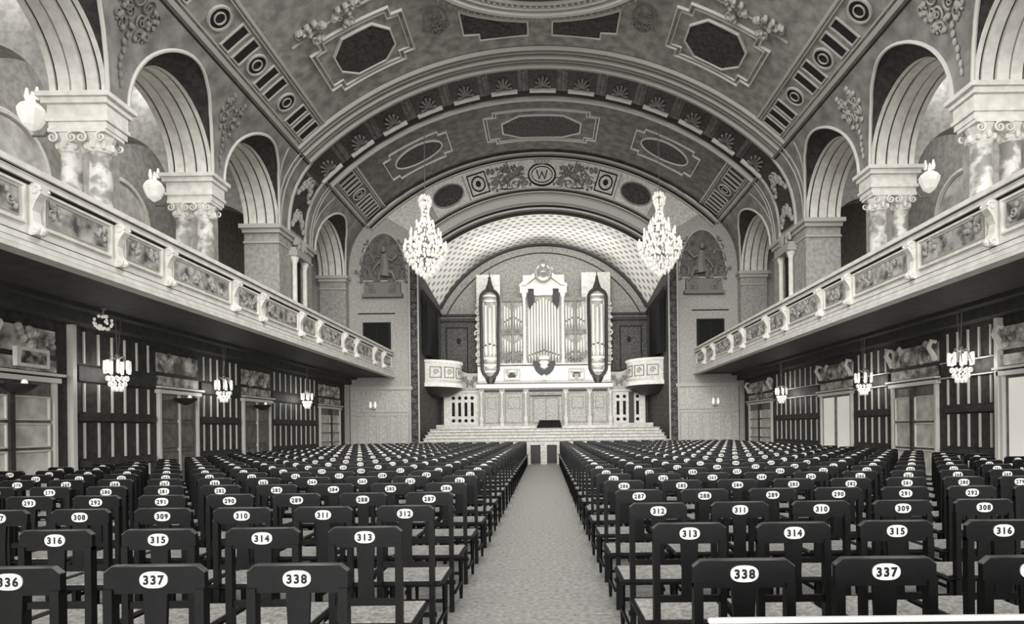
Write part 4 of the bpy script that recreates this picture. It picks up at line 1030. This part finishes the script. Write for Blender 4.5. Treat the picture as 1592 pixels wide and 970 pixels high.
# ================================================================== GREAT CHANDELIERS
def chandelier(x, y, z0, lb):
    root = thing('crystal_chandelier', (x, y, z0), lb, 'chandelier', 'great crystal chandeliers')
    zt = VZ + math.sqrt(VR * VR - x * x)
    MB().tube([(x, y, z0 + 3.2), (x, y, zt)], .018, 5).build('suspension_rod', M_BRASS, root)
    mb = MB(); mb.lathe([(.03, .2), (.09, .5), (.05, .9), (.12, 1.2), (.05, 1.7), (.07, 2.4), (.03, 3.2)], (x, y, z0), 10); mb.build('stem', M_BRASS, root, True)
    rnd = random.Random(9)
    for ring, (n, r, z) in enumerate(((12, .8, 1.2), (9, .6, 1.65), (6, .36, 2.0))):
        for i in range(n):
            g = 2 * PI * i / n + ring * .3; ex, ey = x + r * cos(g), y + r * sin(g)
            mb = MB(); mb.tube([(x, y, z0 + z - .35), (x + .5 * r * cos(g), y + .5 * r * sin(g), z0 + z - .5), (x + .85 * r * cos(g), y + .85 * r * sin(g), z0 + z - .3), (ex, ey, z0 + z - .12)], .018, 5)
            arm = mb.build('arm', M_BRASS, root)
            mb = MB(); mb.lathe([(.07, -.12), (.03, -.08), (.03, .02), (.045, .06), (.035, .15), (.005, .2)], (ex, ey, z0 + z), 7); c_ = mb.build('candle_lamp', M_BULB, root, True)
    mb = MB()
    def drop(px_, py_, pz, q=1.0): mb.blob((px_, py_, pz), .042 * q, .042 * q, .075 * q, 5)
    for (n, r, z, q) in ((30, .84, 1.18, 1), (36, .84, 1.02, 1), (30, .5, 1.1, 1.2), (24, .5, .8, 1.2), (34, .78, .85, 1), (30, .7, .68, 1.1), (28, .6, .52, 1.1), (24, .5, .36, 1.1), (18, .36, .2, 1.2), (10, .2, .08, 1.2), (4, .06, 0, 1.3),
                         (26, .62, 1.35, 1), (22, .5, 1.5, 1), (18, .4, 1.7, 1), (14, .3, 1.9, 1), (11, .2, 2.1, 1), (9, .15, 2.25, 1), (9, .13, 2.4, 1), (9, .13, 2.55, 1), (9, .15, 2.7, 1), (12, .2, 2.85, 1.2), (13, .23, 3.0, 1.2), (9, .16, 3.12, 1.2)):
        for i in range(n):
            g = 2 * PI * i / n + rnd.uniform(-.1, .1); drop(x + r * cos(g), y + r * sin(g), z0 + z + rnd.uniform(-.05, .05), q * rnd.uniform(.8, 1.3))
    o = mb.build('crystal_drops', M_CRY, root); o['kind'] = 'stuff'
    bulb_light(root, (x, y, z0 + 1.5), 70, .12)
for s in (-1, 1): chandelier(s * 4.6, 24.0, 7.48, 'great crystal chandelier hanging before the %s-hand side of the stage arch' % side_name(s))

# ================================================================== CHAIRS
SP, PITCH, YR0 = 0.533, 0.87, 2.28
AX = {-1: -.90, 1: .765}
TOPZ = .955
def chair_meshes():
    ms = {}
    def mk(nm, mb, m, smooth=False):
        o = mb.build(nm, m, None, smooth); me = o.data; bpy.data.objects.remove(o); ms[nm] = me
    xz = lambda u, v, h: (u, h, v)
    mb = MB()   # top panel with cut corners
    mb.prism([(-.188, .852), (.188, .852), (.188, TOPZ - .024), (.158, TOPZ), (-.158, TOPZ), (-.188, TOPZ - .024)], xz, -.012, .014)
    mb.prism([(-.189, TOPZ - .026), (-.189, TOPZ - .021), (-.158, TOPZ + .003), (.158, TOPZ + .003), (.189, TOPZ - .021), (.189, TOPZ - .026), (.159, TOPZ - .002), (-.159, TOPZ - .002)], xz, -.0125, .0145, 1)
    for sx in (-1, 1): mb.box(sx * .171 - .017, sx * .171 + .017, -.02, .022, .44, .87)
    mb.box(-.17, .17, -.010, .010, .55, .585)
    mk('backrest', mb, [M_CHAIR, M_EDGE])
    mb = MB(); mb.prism([(-.042, .575), (.042, .575), (.038, .70), (.046, .86), (-.046, .86), (-.038, .70)], xz, -.008, .008); mk('splat', mb, M_CHAIR)
    mb = MB(); mb.box(-.245, .245, .0, .43, .415, .45, 1, .012); mb.box(-.225, .225, .03, .41, .45, .456, 0); mk('seat', mb, [M_SEAT, M_CHAIR])
    mb = MB(); mb.box(-.018, .018, -.018, .02, 0, .43); mk('rear_leg', mb, M_CHAIR)
    mb = MB(); mb.lathe([(.013, 0), (.017, .1), (.022, .4), (.022, .42)], (0, 0, 0), 8); mk('front_leg', mb, M_CHAIR, True)
    mb = MB(); mb.box(-.2, .2, .395, .41, .2, .225); mb.box(-.205, -.19, .0, .4, .14, .165); mb.box(.19, .205, .0, .4, .14, .165); mb.box(-.2, .2, -.008, .008, .22, .25); mk('stretcher', mb, M_CHAIR)
    st = []
    for i in range(24):
        g = 2 * PI * i / 24; c_, s_ = cos(g), sin(g); st.append((.052 * math.copysign(abs(c_) ** .75, c_), .031 * math.copysign(abs(s_) ** .85, s_)))
    mb = MB(); mb.prism(st, lambda u, v, h: (u, -h, v + .905), .011, .017); mk('number_plate', mb, M_PLATE)
    # far version: all wooden parts coarse
    return ms
CM = chair_meshes()
# digit meshes from the built-in font
DIG = {}
def digit(ch):
    if ch in DIG: return DIG[ch]
    cu = bpy.data.curves.new('digit', 'FONT'); cu.body = ch; cu.size = .046; cu.align_x = 'CENTER'; cu.offset = .0022; cu.resolution_u = 3
    o = bpy.data.objects.new('digit', cu); C.objects.link(o)
    dg = bpy.context.evaluated_depsgraph_get(); me = bpy.data.meshes.new_from_object(o.evaluated_get(dg))
    DIG[ch] = ([tuple(v.co) for v in me.vertices], [tuple(p.vertices) for p in me.polygons])
    bpy.data.objects.remove(o); bpy.data.curves.remove(cu); return DIG[ch]
NUMM = {}
def number_mesh(n):
    if n in NUMM: return NUMM[n]
    t = str(n); mb = MB()
    for i, ch in enumerate(t):
        vs, fs = digit(ch); ox = (i - (len(t) - 1) / 2) * .0275
        mb.add([(x * .95 + ox, -.0185, y - .016 + .905) for x, y, z in vs], fs)
    me = bpy.data.meshes.new('numerals'); me.from_pydata(mb.v, [], mb.f); me.materials.append(M_INK); me.update(); NUMM[n] = me; return me
def seat_no(r, c): return 338 - 26 * (r // 2) - c if r % 2 == 0 else 338 - 13 * (r + 1) + 1 + c
ORD = ['first', 'second', 'third', 'fourth', 'fifth', 'sixth', 'seventh', 'eighth', 'ninth', 'tenth', 'eleventh', 'twelfth', 'thirteenth', 'fourteenth', 'fifteenth', 'sixteenth', 'seventeenth', 'eighteenth', 'nineteenth', 'twentieth']
seats = []
for s in (-1, 1):
    for r in range(26):
        for c in range(13):
            x = AX[s] + s * SP * c; y = YR0 + PITCH * r
            pxl = VPX + FPX * (x - CAM.x) / y; hwp = .24 * FPX / y
            if pxl + hwp < -6 or pxl - hwp > 1598: continue
            seats.append((y, abs(x), s, r, c, x))
seats.sort()
def link_part(nm, me, parent, loc=(0, 0, 0), link_name=None):
    o = bpy.data.objects.new(link_name or nm, me); C.objects.link(o); o.parent = parent; o.location = loc; return o
rnd = random.Random(3)
LEGS = (('rear_leg', (-.171, 0, 0)), ('rear_leg', (.171, 0, 0)), ('front_leg', (-.19, .39, 0)), ('front_leg', (.19, .39, 0)))
for i, (y, ax, s, r, c, x) in enumerate(seats[:300]):
    n = seat_no(r, c)
    blk = 'left' if s < 0 else 'right'
    if r < 7: lb = 'dark wooden chair with white oval plate %d, %s of the aisle, %s row from camera' % (n, blk, ORD[r])
    else: lb = 'dark chair %s of the aisle, %s row from camera, %s seat from the aisle' % (blk, ORD[r], ORD[c])
    root = bpy.data.objects.new('hall_chair', None); C.objects.link(root); root.empty_display_size = .1
    root.location = (x + rnd.uniform(-.006, .006), y + rnd.uniform(-.012, .012), 0); root.rotation_euler.z = rnd.uniform(-.012, .012)
    tag(root, lb, 'chair', 'numbered chairs of the hall')
    link_part('seat', CM['seat'], root); link_part('backrest', CM['backrest'], root)
    p = link_part('number_plate', CM['number_plate'], root)
    link_part('numerals', number_mesh(n), p)
    if i < 150: link_part('splat', CM['splat'], root); link_part('stretcher', CM['stretcher'], root)
    for nm, lc in LEGS: link_part('leg', CM[nm], root, lc)
# the rest of the seating: one object
mb = MB()
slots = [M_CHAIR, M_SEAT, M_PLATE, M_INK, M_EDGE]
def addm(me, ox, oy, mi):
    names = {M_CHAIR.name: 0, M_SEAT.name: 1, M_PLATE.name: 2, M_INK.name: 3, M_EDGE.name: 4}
    o = len(mb.v); mb.v += [(v.co.x + ox, v.co.y + oy, v.co.z) for v in me.vertices]
    for p in me.polygons:
        mb.f.append(tuple(i + o for i in p.vertices)); mb.m.append(names[me.materials[p.material_index].name])
def addleg(me, ox, oy): addm(me, ox, oy, 0)
for (y, ax, s, r, c, x) in seats[300:]:
    for nm in ('seat', 'backrest', 'splat', 'number_plate'): addm(CM[nm], x, y, 0)
    for nm, lc in LEGS: addm(CM[nm], x + lc[0], y + lc[1], 0)
o = mb.build('far_hall_chairs', slots); tag(o, 'distant rows of dark numbered chairs filling the hall up to the stage steps', 'chairs', kind='stuff')

# near barrier rail in the lower right corner
root = thing('barrier_rail', (2.3, 1.6, 0), 'dark low barrier with a bright top rail crossing the lower right corner', 'barrier')
MB().box(.45, 4.2, 1.592, 1.610, .936, .95, 0, .003).build('top_rail', M_STRIP, root)
MB().box(.48, 4.2, 1.594, 1.608, .3, .932).build('panel', M_CHAIR, root)
for xx in (.49, 1.8, 3.0, 4.15): MB().box(xx - .02, xx + .02, 1.58, 1.62, 0, .93).build('post', M_CHAIR, root)
